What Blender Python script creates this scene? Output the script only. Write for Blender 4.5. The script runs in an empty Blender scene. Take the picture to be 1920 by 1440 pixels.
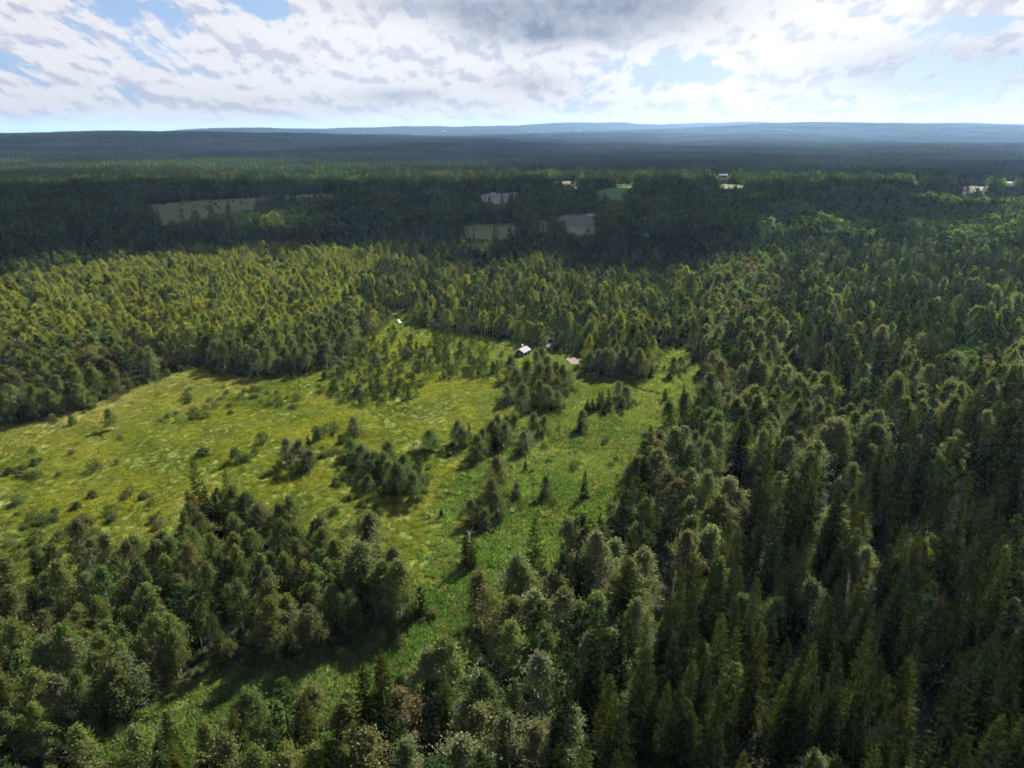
import bpy, math, random
import numpy as np
from mathutils import Vector, Quaternion

random.seed(7)
rng = np.random.default_rng(7)
PI = math.pi
scene = bpy.context.scene
COL = scene.collection
R = math.radians

# ------------------------------------------------------------------ camera
F_PX, CU, CV, CAM_H = 1331.0, 960.0, 720.0, 100.0          # measured on the 1920 x 1440 photograph
PITCH = math.atan((CV - 246.0) / F_PX)
cam_data = bpy.data.cameras.new('camera')
cam_data.sensor_width = 36.0
cam_data.lens = 36.0 * F_PX / 1920.0
cam_data.clip_start, cam_data.clip_end = 1.0, 120000.0
cam = bpy.data.objects.new('camera', cam_data)
COL.objects.link(cam)
cam.location = (0, 0, CAM_H)
cam.rotation_euler = (PI / 2 - PITCH, 0, 0)
scene.camera = cam

# ------------------------------------------------------------------ light
SUN_AZ, SUN_EL = R(33), R(41)                              # azimuth clockwise from +Y (straight ahead)
SUN_DIR = Vector((math.sin(SUN_AZ) * math.cos(SUN_EL), math.cos(SUN_AZ) * math.cos(SUN_EL), math.sin(SUN_EL)))
SUN_POWER, WORLD_STRENGTH, EXPOSURE = 5.0, 0.05, 1.85
sun_data = bpy.data.lights.new('sun', 'SUN')
sun_data.energy, sun_data.angle, sun_data.color = SUN_POWER, R(0.53), (1.0, 0.97, 0.91)
sun = bpy.data.objects.new('sun', sun_data)
COL.objects.link(sun)
sun.rotation_euler = SUN_DIR.to_track_quat('Z', 'Y').to_euler()
sun.location = (0, 0, 400)

vs = scene.view_settings
vs.view_transform, vs.look, vs.gamma, vs.exposure = 'Standard', 'None', 1.0, EXPOSURE
vs.use_curve_mapping = False
cy = scene.cycles
cy.max_bounces, cy.diffuse_bounces, cy.glossy_bounces, cy.transmission_bounces = 4, 2, 1, 2
cy.volume_bounces = 0
cy.use_light_tree = False
cy.use_denoising = True
cy.use_adaptive_sampling = True
cy.adaptive_threshold = 0.035
cy.adaptive_min_samples = 32
try:
    cy.denoiser = 'OPENIMAGEDENOISE'
    cy.denoising_input_passes = 'RGB_ALBEDO_NORMAL'
except Exception:
    pass


def srgb(r, g, b):
    f = lambda c: (c / 255 / 12.92) if c <= 10.3 else ((c / 255 + 0.055) / 1.055) ** 2.4
    return (f(r), f(g), f(b))


# node helpers ------------------------------------------------------
class NT:
    def __init__(self, tree):
        self.t = tree
        self.n = tree.nodes
        self.l = tree.links

    def put(self, sock, v):
        if v is None:
            return
        if hasattr(v, 'is_output'):
            self.l.new(v, sock)
        elif isinstance(v, (tuple, list)) and len(v) == 3 and sock.type == 'RGBA':
            sock.default_value = (*v, 1)
        else:
            sock.default_value = v

    def m(self, op, a=None, b=None, c=None, clamp=False):
        n = self.n.new('ShaderNodeMath')
        n.operation, n.use_clamp = op, clamp
        for s, v in zip(n.inputs, (a, b, c)):
            self.put(s, v)
        return n.outputs[0]

    def mix(self, f, a, b, mode='MIX'):
        n = self.n.new('ShaderNodeMix')
        n.data_type, n.blend_type = 'RGBA', mode
        self.put(n.inputs[0], f)
        self.put(n.inputs[6], a)
        self.put(n.inputs[7], b)
        return n.outputs[2]

    def noise(self, vec, scale, detail=4, rough=0.5, dist=0.0):
        n = self.n.new('ShaderNodeTexNoise')
        self.put(n.inputs['Vector'], vec)
        n.inputs['Scale'].default_value = scale
        n.inputs['Detail'].default_value = detail
        n.inputs['Roughness'].default_value = rough
        n.inputs['Distortion'].default_value = dist
        return n.outputs[0]

    def ramp(self, v, lo, hi):                               # smoothstep
        n = self.n.new('ShaderNodeMapRange')
        n.interpolation_type = 'SMOOTHSTEP'
        self.put(n.inputs[0], v)
        n.inputs[1].default_value, n.inputs[2].default_value = lo, hi
        return n.outputs[0]

    def xyz(self, x, y, z=0.0):
        n = self.n.new('ShaderNodeCombineXYZ')
        for s, v in zip(n.inputs, (x, y, z)):
            self.put(s, v)
        return n.outputs[0]

    def attr(self, name, typ='GEOMETRY', out='Color'):
        n = self.n.new('ShaderNodeAttribute')
        n.attribute_name, n.attribute_type = name, typ
        return n.outputs[out]


def pix_dir(u, v):
    d = Vector((u - CU, F_PX * math.cos(PITCH) + (CV - v) * math.sin(PITCH), -F_PX * math.sin(PITCH) + (CV - v) * math.cos(PITCH)))
    return d.normalized()


# ------------------------------------------------------------------ world: sky with broken cumulus
world = bpy.data.worlds.new('World')
scene.world = world
world.use_nodes = True
W = NT(world.node_tree)
for n in list(W.n):
    W.n.remove(n)
w_out = W.n.new('ShaderNodeOutputWorld')
w_bg = W.n.new('ShaderNodeBackground')
w_bg.inputs[1].default_value = WORLD_STRENGTH
W.l.new(w_bg.outputs[0], w_out.inputs[0])
sky = W.n.new('ShaderNodeTexSky')
sky.sky_type = 'NISHITA'
sky.sun_disc = False
sky.sun_elevation, sky.sun_rotation = SUN_EL, SUN_AZ
sky.air_density, sky.dust_density, sky.ozone_density = 1.0, 0.6, 1.5
tc = W.n.new('ShaderNodeTexCoord')
sep = W.n.new('ShaderNodeSeparateXYZ')
W.l.new(tc.outputs['Generated'], sep.inputs[0])
dx, dy, dz = sep.outputs
az = W.m('ARCTAN2', dx, dy)
el = W.m('ARCSINE', dz)


def blob(u, v, su, sv, k):
    """soft patch of sky round the direction of (u, v): su, sv half sizes in photograph pixels"""
    d = pix_dir(u, v)
    a0, e0 = math.atan2(d.x, d.y), math.asin(d.z)
    a = W.m('MULTIPLY', W.m('SUBTRACT', az, a0), F_PX / su)
    e = W.m('MULTIPLY', W.m('SUBTRACT', el, e0), F_PX / sv)
    r2 = W.m('ADD', W.m('MULTIPLY', a, a), W.m('MULTIPLY', e, e))
    return W.m('MULTIPLY', W.m('EXPONENT', W.m('MULTIPLY', r2, -1.0)), k)


def total(parts):
    s = parts[0]
    for p in parts[1:]:
        s = W.m('ADD', s, p)
    return s


# cloud deck seen in perspective: smaller and flatter towards the horizon
el_c = W.m('MAXIMUM', el, 0.0)
qx = W.m('MULTIPLY', az, W.m('DIVIDE', 0.80, W.m('ADD', el_c, 0.52)))
qy = W.m('MULTIPLY', W.m('LOGARITHM', W.m('ADD', el_c, 0.14), math.e), 0.42)
warp = W.noise(W.xyz(qx, qy, 3.1), 9.0, 3, 0.5)
warp2 = W.noise(W.xyz(qx, qy, 9.7), 9.0, 3, 0.5)
qx = W.m('ADD', qx, W.m('MULTIPLY', W.m('SUBTRACT', warp, 0.5), 0.03))
qy = W.m('ADD', qy, W.m('MULTIPLY', W.m('SUBTRACT', warp2, 0.5), 0.03))


def cloud_field(ox, oy):
    p = W.xyz(W.m('ADD', qx, ox), W.m('ADD', qy, oy), 0.35)
    n = W.noise(p, 11.5, 10, 0.60)
    v = W.n.new('ShaderNodeTexVoronoi')
    v.feature = 'F1'
    v.inputs['Scale'].default_value = 21.0
    v.inputs['Detail'].default_value = 3.0
    v.inputs['Roughness'].default_value = 0.55
    W.put(v.inputs['Vector'], p)
    puff = W.m('SUBTRACT', 0.62, v.outputs['Distance'])
    return W.m('ADD', n, W.m('MULTIPLY', puff, 0.17))


D = cloud_field(0, 0)
D2 = cloud_field(0.009, 0.018)
fine = W.noise(W.xyz(qx, qy, 5.0), 48.0, 8, 0.66)
bias = total([
    blob(205, 10, 60, 30, -0.17), blob(520, 25, 55, 38, -0.19), blob(300, 105, 60, 30, -0.13), blob(20, 130, 50, 40, -0.13),
    blob(700, 90, 170, 80, 0.16), blob(1120, 30, 260, 60, 0.14), blob(1500, 60, 190, 75, 0.24), blob(1290, 128, 120, 34, -0.33),
    blob(1520, 175, 150, 40, 0.10), blob(1790, 110, 120, 75, -0.34), blob(1835, 85, 60, 18, 0.34), blob(1740, 20, 30, 16, 0.34),
    blob(1860, 14, 50, 14, 0.34), blob(1700, 130, 50, 22, 0.10), blob(960, 130, 160, 60, 0.06), blob(380, 170, 240, 60, 0.05),
    W.m('MULTIPLY', W.m('EXPONENT', W.m('MULTIPLY', el_c, -1.0 / R(3.2))), 0.15)])
dens = W.m('ADD', W.m('ADD', D, bias), W.m('MULTIPLY', W.m('SUBTRACT', fine, 0.5), 0.16))
alpha = W.ramp(dens, 0.29, 0.43)
lit = W.ramp(W.m('ADD', W.m('SUBTRACT', D, D2), W.m('MULTIPLY', W.m('SUBTRACT', fine, 0.5), 0.09)), -0.13, 0.02)
thick = W.ramp(dens, 0.60, 0.80)
dark = total([blob(1150, 12, 190, 48, 0.85), blob(905, 50, 60, 26, 0.5), blob(1010, 62, 40, 22, 0.6), blob(745, 178, 70, 12, 0.55),
              blob(840, 8, 150, 22, 0.55), blob(990, 155, 70, 14, 0.4), blob(1760, 130, 170, 40, 0.55), blob(1100, 66, 90, 12, 0.3)])
dark = W.m('MULTIPLY', dark, W.m('ADD', 0.45, W.m('MULTIPLY', fine, 1.1)), clamp=True)
glow = total([blob(1470, 45, 300, 130, 0.95), blob(1400, 190, 440, 90, 0.40), blob(720, 80, 220, 110, 0.35)])
CK = 1.0 / WORLD_STRENGTH / (2 ** EXPOSURE)                  # a cloud value of 1 is paper white after the exposure
up_dim = W.ramp(el, R(9.5), R(32))                            # overhead sky out of view darkened to cut ambient light, like grey cloud bases
white = W.mix(glow, (0.86, 0.86, 0.90), (1.10, 1.10, 1.10))
grey = W.mix(glow, (0.58, 0.60, 0.71), (0.84, 0.87, 0.94))
ccol = W.mix(lit, grey, white)
ccol = W.mix(W.m('MULTIPLY', thick, 0.12), ccol, grey)
ccol = W.mix(dark, ccol, (0.27, 0.325, 0.45))
ccol = W.mix(W.m('MULTIPLY', up_dim, 0.8), ccol, (0.22, 0.26, 0.34))
sk = W.n.new('ShaderNodeVectorMath')
sk.operation = 'SCALE'
W.put(sk.inputs[0], ccol)
sk.inputs[3].default_value = CK
clouds_c = sk.outputs[0]
# clear air between the clouds: the sky texture, washed out by thin high cloud towards the sun
veil_c = W.mix(glow, tuple(c * CK for c in (0.33, 0.49, 0.78)), tuple(c * CK for c in (0.56, 0.69, 0.90)))
veil = W.m('MULTIPLY', W.m('SUBTRACT', 1.0, up_dim), 0.85)
base = W.mix(veil, sky.outputs[0], veil_c)
col = W.mix(alpha, base, clouds_c)
hz = W.m('EXPONENT', W.m('MULTIPLY', W.m('ABSOLUTE', el), -1.0 / R(0.75)))
hz_c = W.mix(W.ramp(az, R(-34), R(25)), tuple(c * CK for c in (0.86, 0.78, 0.74)), tuple(c * CK for c in (0.97, 0.89, 0.84)))
col = W.mix(W.m('MULTIPLY', hz, 0.95), col, hz_c)
W.l.new(col, w_bg.inputs[0])
world.cycles.sampling_method = 'MANUAL'
world.cycles.sample_map_resolution = 512


# ------------------------------------------------------------------ geometry helpers
def at(u, v, z=0.0):
    """the point of the level z that the photograph shows at pixel (u, v)"""
    d = pix_dir(u, v)
    t = (z - CAM_H) / d.z
    return (d.x * t, d.y * t)


def to_pix(x, y, z):
    x, y, z = np.asarray(x, float), np.asarray(y, float), np.asarray(z, float) - CAM_H
    depth = y * math.cos(PITCH) - z * math.sin(PITCH)
    upc = y * math.sin(PITCH) + z * math.cos(PITCH)
    depth = np.maximum(depth, 1e-3)
    return CU + F_PX * x / depth, CV - F_PX * upc / depth


def inside(px, py, poly):
    px, py = np.asarray(px, float), np.asarray(py, float)
    res = np.zeros(px.shape, bool)
    n = len(poly)
    for i in range(n):
        x0, y0 = poly[i]
        x1, y1 = poly[(i + 1) % n]
        if y0 == y1:
            continue
        c = ((y0 > py) != (y1 > py)) & (px < (x1 - x0) * (py - y0) / (y1 - y0) + x0)
        res ^= c
    return res


def dist_line(px, py, poly, closed=True):
    px, py = np.asarray(px, float), np.asarray(py, float)
    best = np.full(px.shape, 1e9)
    n = len(poly)
    for i in range(n if closed else n - 1):
        x0, y0 = poly[i]
        x1, y1 = poly[(i + 1) % n]
        ex, ey = x1 - x0, y1 - y0
        t = np.clip(((px - x0) * ex + (py - y0) * ey) / max(ex * ex + ey * ey, 1e-9), 0, 1)
        best = np.minimum(best, np.hypot(px - x0 - t * ex, py - y0 - t * ey))
    return best


class Waves:
    """cheap smooth noise: a sum of sines with random directions"""
    def __init__(self, seed, wl, n=10):
        r = np.random.default_rng(seed)
        a = r.uniform(0, 2 * PI, n)
        k = 2 * PI / (wl * r.uniform(0.55, 1.9, n))
        self.kx, self.ky, self.p = k * np.cos(a), k * np.sin(a), r.uniform(0, 2 * PI, n)
        self.n = n

    def __call__(self, x, y):
        x, y = np.asarray(x, float), np.asarray(y, float)
        s = np.zeros(x.shape)
        for kx, ky, p in zip(self.kx, self.ky, self.p):
            s += np.sin(kx * x + ky * y + p)
        return s / math.sqrt(self.n / 2)


def mesh_np(name, verts, faces, mats=(), mat_idx=None, smooth=False, attrs=None):
    """verts (n,3); faces (m,k) array or list of tuples"""
    me = bpy.data.meshes.new(name)
    verts = np.asarray(verts, np.float32)
    if isinstance(faces, np.ndarray):
        m, k = faces.shape
        me.vertices.add(len(verts))
        me.vertices.foreach_set('co', verts.ravel())
        me.loops.add(m * k)
        me.loops.foreach_set('vertex_index', faces.astype(np.int32).ravel())
        me.polygons.add(m)
        me.polygons.foreach_set('loop_start', np.arange(0, m * k, k, dtype=np.int32))
    else:
        me.from_pydata([tuple(map(float, v)) for v in verts], [], [tuple(map(int, f)) for f in faces])
    for mt in mats:
        me.materials.append(mt)
    if mat_idx is not None:
        me.polygons.foreach_set('material_index', np.asarray(mat_idx, np.int32))
    me.polygons.foreach_set('use_smooth', np.full(len(me.polygons), smooth))
    for nm, (dom, typ, data) in (attrs or {}).items():
        a = me.attributes.new(nm, typ, dom)
        a.data.foreach_set('value' if typ == 'FLOAT' else ('vector' if typ == 'FLOAT_VECTOR' else 'color'), np.asarray(data, np.float32).ravel())
    me.update(calc_edges=True)
    me.validate()
    return me


def link(name, me, parent=None, loc=None, rz=None):
    o = bpy.data.objects.new(name, me)
    COL.objects.link(o)
    if parent is not None:
        o.parent = parent
    if loc is not None:
        o.location = loc
    if rz is not None:
        o.rotation_euler = (0, 0, rz)
    return o


def tag(o, label=None, cat=None, group=None, kind=None):
    for k, v in (('label', label), ('category', cat), ('group', group), ('kind', kind)):
        if v:
            o[k] = v
    return o


class Geo:
    """collects boxes, prisms and tubes for one mesh"""
    def __init__(self):
        self.v, self.f = [], []

    def add(self, v, f):
        b = len(self.v)
        self.v += [tuple(p) for p in v]
        self.f += [tuple(i + b for i in q) for q in f]
        return self

    def box(self, x0, x1, y0, y1, z0, z1):
        return self.add([(x0, y0, z0), (x1, y0, z0), (x1, y1, z0), (x0, y1, z0), (x0, y0, z1), (x1, y0, z1), (x1, y1, z1), (x0, y1, z1)],
                        [(0, 3, 2, 1), (4, 5, 6, 7), (0, 1, 5, 4), (1, 2, 6, 5), (2, 3, 7, 6), (3, 0, 4, 7)])

    def prism(self, pts, axis, a, b):
        """polygon pts (p, q) extruded along axis from a to b"""
        n = len(pts)
        if axis == 'y':
            P = lambda p, t: (p[0], t, p[1])
        elif axis == 'x':
            P = lambda p, t: (t, p[0], p[1])
        else:
            P = lambda p, t: (p[0], p[1], t)
        v = [P(p, a) for p in pts] + [P(p, b) for p in pts]
        f = [tuple(range(n))[::-1], tuple(range(n, 2 * n))] + [(i, (i + 1) % n, n + (i + 1) % n, n + i) for i in range(n)]
        return self.add(v, f)

    def tube(self, pts, radii, n=6, cap=True):
        v, f = [], []
        for i, (p, r) in enumerate(zip(pts, radii)):
            p = Vector(p)
            d = (Vector(pts[min(i + 1, len(pts) - 1)]) - Vector(pts[max(i - 1, 0)])).normalized()
            s = d.cross(Vector((0.31, 0.95, 0.05))).normalized()
            t = d.cross(s)
            for k in range(n):
                a = 2 * PI * k / n
                v.append(p + s * (math.cos(a) * r) + t * (math.sin(a) * r))
        for i in range(len(pts) - 1):
            for k in range(n):
                f.append((i * n + k, i * n + (k + 1) % n, (i + 1) * n + (k + 1) % n, (i + 1) * n + k))
        if cap:
            f += [tuple(range(n))[::-1], tuple((len(pts) - 1) * n + k for k in range(n))]
        return self.add(v, f)

    def mesh(self, name, mat, smooth=False):
        me = bpy.data.meshes.new(name)
        me.from_pydata([tuple(map(float, p)) for p in self.v], [], self.f)
        me.materials.append(mat)
        me.polygons.foreach_set('use_smooth', np.full(len(me.polygons), smooth))
        me.update()
        return me


# ------------------------------------------------------------------ materials
def new_mat(name):
    m = bpy.data.materials.new(name)
    m.use_nodes = True
    t = NT(m.node_tree)
    return m, t, t.n['Principled BSDF'], t.n['Material Output']


def plain(name, c, rough=0.7, var=0.15, scale=3.0, metal=0.0):
    m, t, b, o = new_mat(name)
    co = t.n.new('ShaderNodeTexCoord').outputs['Object']
    nz = t.noise(co, scale, 5, 0.6)
    dk = tuple(x * (1 - var) for x in c)
    lt = tuple(min(1, x * (1 + var)) for x in c)
    t.put(b.inputs['Base Color'], t.mix(nz, dk, lt))
    b.inputs['Roughness'].default_value = rough
    b.inputs['Metallic'].default_value = metal
    return m


def foliage(name, transl, rough, spec, vary=0.55, from_mesh=False):
    """leaf colour = the tree's own tint, varied leaf by leaf; part of the light goes through the leaf"""
    m, t, b, o = new_mat(name)
    tint = t.attr('tint', 'INSTANCER', 'Vector')
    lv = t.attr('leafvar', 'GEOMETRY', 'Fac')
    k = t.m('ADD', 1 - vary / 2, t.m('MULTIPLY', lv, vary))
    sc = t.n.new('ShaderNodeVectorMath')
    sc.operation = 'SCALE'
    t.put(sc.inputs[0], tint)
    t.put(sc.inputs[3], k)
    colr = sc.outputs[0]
    if from_mesh:
        mu = t.n.new('ShaderNodeVectorMath')
        mu.operation = 'MULTIPLY'
        t.put(mu.inputs[0], tint)
        t.put(mu.inputs[1], t.attr('treecol', 'GEOMETRY', 'Color'))
        colr = mu.outputs[0]
    df = t.n.new('ShaderNodeBsdfDiffuse')
    t.put(df.inputs['Color'], colr)
    df.inputs['Roughness'].default_value = rough
    t.n.remove(b)
    b = df
    if spec > 0:
        gl = t.n.new('ShaderNodeBsdfGlossy')
        gl.inputs['Color'].default_value = (0.8, 0.85, 0.8, 1)
        gl.inputs['Roughness'].default_value = 0.5
        b = t.n.new('ShaderNodeMixShader')
        b.inputs[0].default_value = spec
        t.l.new(df.outputs[0], b.inputs[1])
        t.l.new(gl.outputs[0], b.inputs[2])
    if transl > 0:
        tr = t.n.new('ShaderNodeBsdfTranslucent')
        warm = t.n.new('ShaderNodeVectorMath')
        warm.operation = 'MULTIPLY'
        t.put(warm.inputs[0], colr)
        warm.inputs[1].default_value = (1.15, 1.3, 0.5)
        t.put(tr.inputs[0], warm.outputs[0])
        mx = t.n.new('ShaderNodeMixShader')
        mx.inputs[0].default_value = transl
        t.l.new(b.outputs[0], mx.inputs[1])
        t.l.new(tr.outputs[0], mx.inputs[2])
        t.l.new(mx.outputs[0], o.inputs[0])
    return m


M_BIRCH = foliage('birch_leaves', 0.42, 0.6, 0.012)
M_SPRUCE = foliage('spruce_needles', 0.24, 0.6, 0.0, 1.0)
M_PINE = foliage('pine_needles', 0.28, 0.6, 0.004, 0.7)
M_GRASS = foliage('grass_blades', 0.45, 0.6, 0.0, 0.7)
M_FAR = foliage('far_canopy', 0.15, 0.7, 0.0, 0.0, from_mesh=True)


def bark(name, a, b_, dark=None, scale=1.6):
    m, t, b, o = new_mat(name)
    co = t.n.new('ShaderNodeTexCoord').outputs['Object']
    n1 = t.noise(co, scale, 5, 0.65)
    c = t.mix(n1, a, b_)
    if dark:
        mp = t.n.new('ShaderNodeMapping')
        mp.inputs['Scale'].default_value = (1.2, 1.2, 5.0)
        t.l.new(co, mp.inputs[0])
        c = t.mix(t.ramp(t.noise(mp.outputs[0], 1.4, 3, 0.6), 0.56, 0.64), c, dark)
    t.put(b.inputs['Base Color'], c)
    b.inputs['Roughness'].default_value = 0.85
    return m


M_BARK_BIRCH = bark('birch_bark', (0.42, 0.40, 0.36), (0.62, 0.60, 0.55), (0.05, 0.045, 0.04))
M_BARK_DARK = bark('conifer_bark', (0.06, 0.045, 0.035), (0.12, 0.09, 0.065))
M_BARK_PINE = bark('pine_bark', (0.07, 0.05, 0.036), (0.13, 0.08, 0.05))
M_DEADWOOD = bark('bleached_wood', (0.38, 0.36, 0.33), (0.55, 0.53, 0.5))


def ground_mat():
    m, t, b, o = new_mat('forest_floor')
    g = t.n.new('ShaderNodeNewGeometry').outputs['Position']
    far = t.attr('far', 'GEOMETRY', 'Fac')
    c = t.mix(t.noise(g, 0.15, 6, 0.6), (0.0149, 0.0157, 0.0064), (0.0272, 0.0337, 0.0101))
    c = t.mix(t.ramp(t.noise(g, 0.6, 4, 0.6), 0.55, 0.75), c, (0.0371, 0.0309, 0.0139))
    wood = t.mix(t.ramp(t.noise(g, 0.004, 7, 0.7), 0.40, 0.60), (0.0099, 0.0179, 0.0064), (0.0179, 0.0269, 0.0092))
    wood = t.mix(t.ramp(t.noise(g, 0.0009, 3, 0.6), 0.58, 0.68), wood, (0.0297, 0.0365, 0.0139))
    t.put(b.inputs['Base Color'], t.mix(far, c, wood))
    b.inputs['Roughness'].default_value = 0.95
    b.inputs['Specular IOR Level'].default_value = 0.1
    bp = t.n.new('ShaderNodeBump')
    bp.inputs['Distance'].default_value = 0.4
    t.put(bp.inputs['Height'], t.noise(g, 0.8, 5, 0.7))
    t.l.new(bp.outputs[0], b.inputs['Normal'])
    return m


def meadow_mat():
    m, t, b, o = new_mat('meadow_sward')
    g = t.n.new('ShaderNodeNewGeometry').outputs['Position']
    lush = t.attr('lush', 'GEOMETRY', 'Fac')
    gold = t.attr('gold', 'GEOMETRY', 'Fac')
    n1, n2, n3 = t.noise(g, 0.05, 5, 0.6), t.noise(g, 0.35, 5, 0.65), t.noise(g, 1.7, 4, 0.6)
    dry = t.mix(t.ramp(n1, 0.38, 0.62), (0.1247, 0.1435, 0.0257), (0.0846, 0.1138, 0.0205))
    dry = t.mix(t.ramp(n2, 0.52, 0.68), dry, (0.1337, 0.1138, 0.0386))
    dry = t.mix(gold, dry, (0.1782, 0.1633, 0.0515))
    wet = t.mix(t.ramp(n1, 0.4, 0.6), (0.0535, 0.1040, 0.0224), (0.0757, 0.1188, 0.0300))
    c = t.mix(lush, dry, wet)
    c = t.mix(t.ramp(n3, 0.55, 0.75), c, (0.0356, 0.0495, 0.0120))
    t.put(b.inputs['Base Color'], c)
    b.inputs['Roughness'].default_value = 0.9
    b.inputs['Specular IOR Level'].default_value = 0.1
    bp = t.n.new('ShaderNodeBump')
    bp.inputs['Distance'].default_value = 0.5
    t.put(bp.inputs['Height'], t.m('ADD', n3, n2))
    t.l.new(bp.outputs[0], b.inputs['Normal'])
    return m


def field_mat(name, a, b_, stripe=0.0, ang=0.0):
    m, t, b, o = new_mat(name)
    g = t.n.new('ShaderNodeNewGeometry').outputs['Position']
    c = t.mix(t.ramp(t.noise(g, 0.02, 6, 0.65), 0.35, 0.65), a, b_)
    c = t.mix(t.m('MULTIPLY', t.ramp(t.noise(g, 0.25, 4, 0.6), 0.5, 0.75), 0.5), c, tuple(x * 0.65 for x in a))
    if stripe:
        mp = t.n.new('ShaderNodeMapping')
        mp.inputs['Rotation'].default_value = (0, 0, ang)
        mp.inputs['Scale'].default_value = (0.004, 0.12, 1)
        t.l.new(g, mp.inputs[0])
        c = t.mix(t.m('MULTIPLY', t.ramp(t.noise(mp.outputs[0], 1.0, 3, 0.5), 0.45, 0.6), stripe), c, tuple(x * 0.6 for x in b_))
    t.put(b.inputs['Base Color'], c)
    b.inputs['Roughness'].default_value = 0.95
    b.inputs['Specular IOR Level'].default_value = 0.1
    return m


M_GROUND, M_MEADOW = ground_mat(), meadow_mat()
M_ROOF = plain('sheet_roof', (0.155, 0.142, 0.14), 0.85, 0.12, 1.5)
M_RED = plain('falu_red_boards', (0.075, 0.018, 0.016), 0.85, 0.3, 4)
M_WHITE = plain('white_paint', (0.78, 0.77, 0.74), 0.5, 0.06, 2)
M_GLASS = plain('dark_glass', (0.02, 0.025, 0.03), 0.12, 0.2, 1)
M_BRICK = plain('pale_chimney', (0.66, 0.60, 0.54), 0.8, 0.2, 5)
M_CARW = plain('white_car_paint', (0.80, 0.80, 0.80), 0.25, 0.03, 1)
M_TYRE = plain('tyre_rubber', (0.02, 0.02, 0.02), 0.8, 0.2, 4)
M_STEEL = plain('wheel_rim', (0.5, 0.5, 0.5), 0.35, 0.1, 2, 0.8)
M_LAMP = plain('headlamp_glass', (0.6, 0.62, 0.65), 0.15, 0.1, 2)
M_SAND = field_mat('bare_sand', (0.125, 0.098, 0.076), (0.16, 0.125, 0.10))
M_GRAVEL = field_mat('gravel_road', (0.24, 0.23, 0.22), (0.30, 0.29, 0.28))
M_TURB = plain('turbine_grey', (0.22, 0.23, 0.25), 0.6, 0.05)
M_TEAL = plain('teal_sheet', (0.10, 0.26, 0.25), 0.5, 0.1, 1)
M_DARKW = plain('weathered_boards', (0.06, 0.05, 0.045), 0.9, 0.3, 3)

# ------------------------------------------------------------------ where things stand (plan of the place)
# outline of the clearing: photograph pixels and the height the pixel was read at (0 = ground, 11 = a tree top on the edge)
CLEAR_PX = [(-300, 838, 0), (0, 799, 0), (70, 790, 0), (150, 772, 0), (215, 742, 0), (300, 708, 0), (385, 684, 0), (420, 700, 0), (470, 708, 0),
            (560, 706, 0), (630, 690, 0), (680, 648, 0), (712, 612, 0), (735, 588, 0), (768, 588, 0), (800, 616, 0), (880, 628, 0), (960, 640, 0),
            (1020, 655, 0), (1085, 668, 0), (1110, 704, 0), (1200, 708, 0), (1222, 690, 0), (1222, 652, 0), (1290, 652, 0), (1315, 690, 0),
            (1345, 690, 11), (1290, 735, 11), (1225, 800, 11), (1165, 880, 11), (1125, 950, 11), (1070, 985, 11), (1010, 1015, 11), (955, 1055, 11),
            (895, 1115, 11), (845, 1175, 11), (785, 1205, 11), (745, 1235, 11), (700, 1264, 11), (630, 1286, 11), (560, 1294, 11), (480, 1318, 11),
            (380, 1340, 11), (290, 1358, 11), (215, 1368, 11), (150, 1425, 0), (215, 1372, 0), (295, 1308, 0), (395, 1266, 0), (465, 1236, 0), (560, 1242, 0),
            (640, 1216, 0), (700, 1180, 0), (765, 1132, 0), (772, 1075, 12), (730, 1010, 12), (680, 985, 12), (610, 1010, 12), (592, 950, 12),
            (520, 925, 12), (470, 905, 12), (400, 900, 12), (335, 925, 12), (300, 985, 12), (220, 1005, 12), (130, 990, 12), (60, 1020, 12),
            (0, 1060, 12), (-300, 1120, 12)]
CLEAR = [at(*p) for p in CLEAR_PX]
# damp bright-green ground: the stream strip and the eastern part
LUSH = [at(*p) for p in [(960, 640, 0), (1100, 690, 0), (1240, 650, 0), (1340, 690, 0), (1290, 770, 0), (1250, 860, 0), (1200, 960, 0), (1130, 1080, 0),
                         (1000, 1200, 0), (860, 1330, 0), (700, 1420, 0), (400, 1500, 0), (100, 1500, 0), (250, 1340, 0), (460, 1240, 0), (700, 1180, 0),
                         (790, 1080, 0), (850, 990, 0), (880, 880, 0), (960, 800, 0), (940, 740, 0)]]
DITCH = [at(1095, 694), at(1125, 706), at(1165, 716), at(1205, 733), at(1245, 743)]

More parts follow.
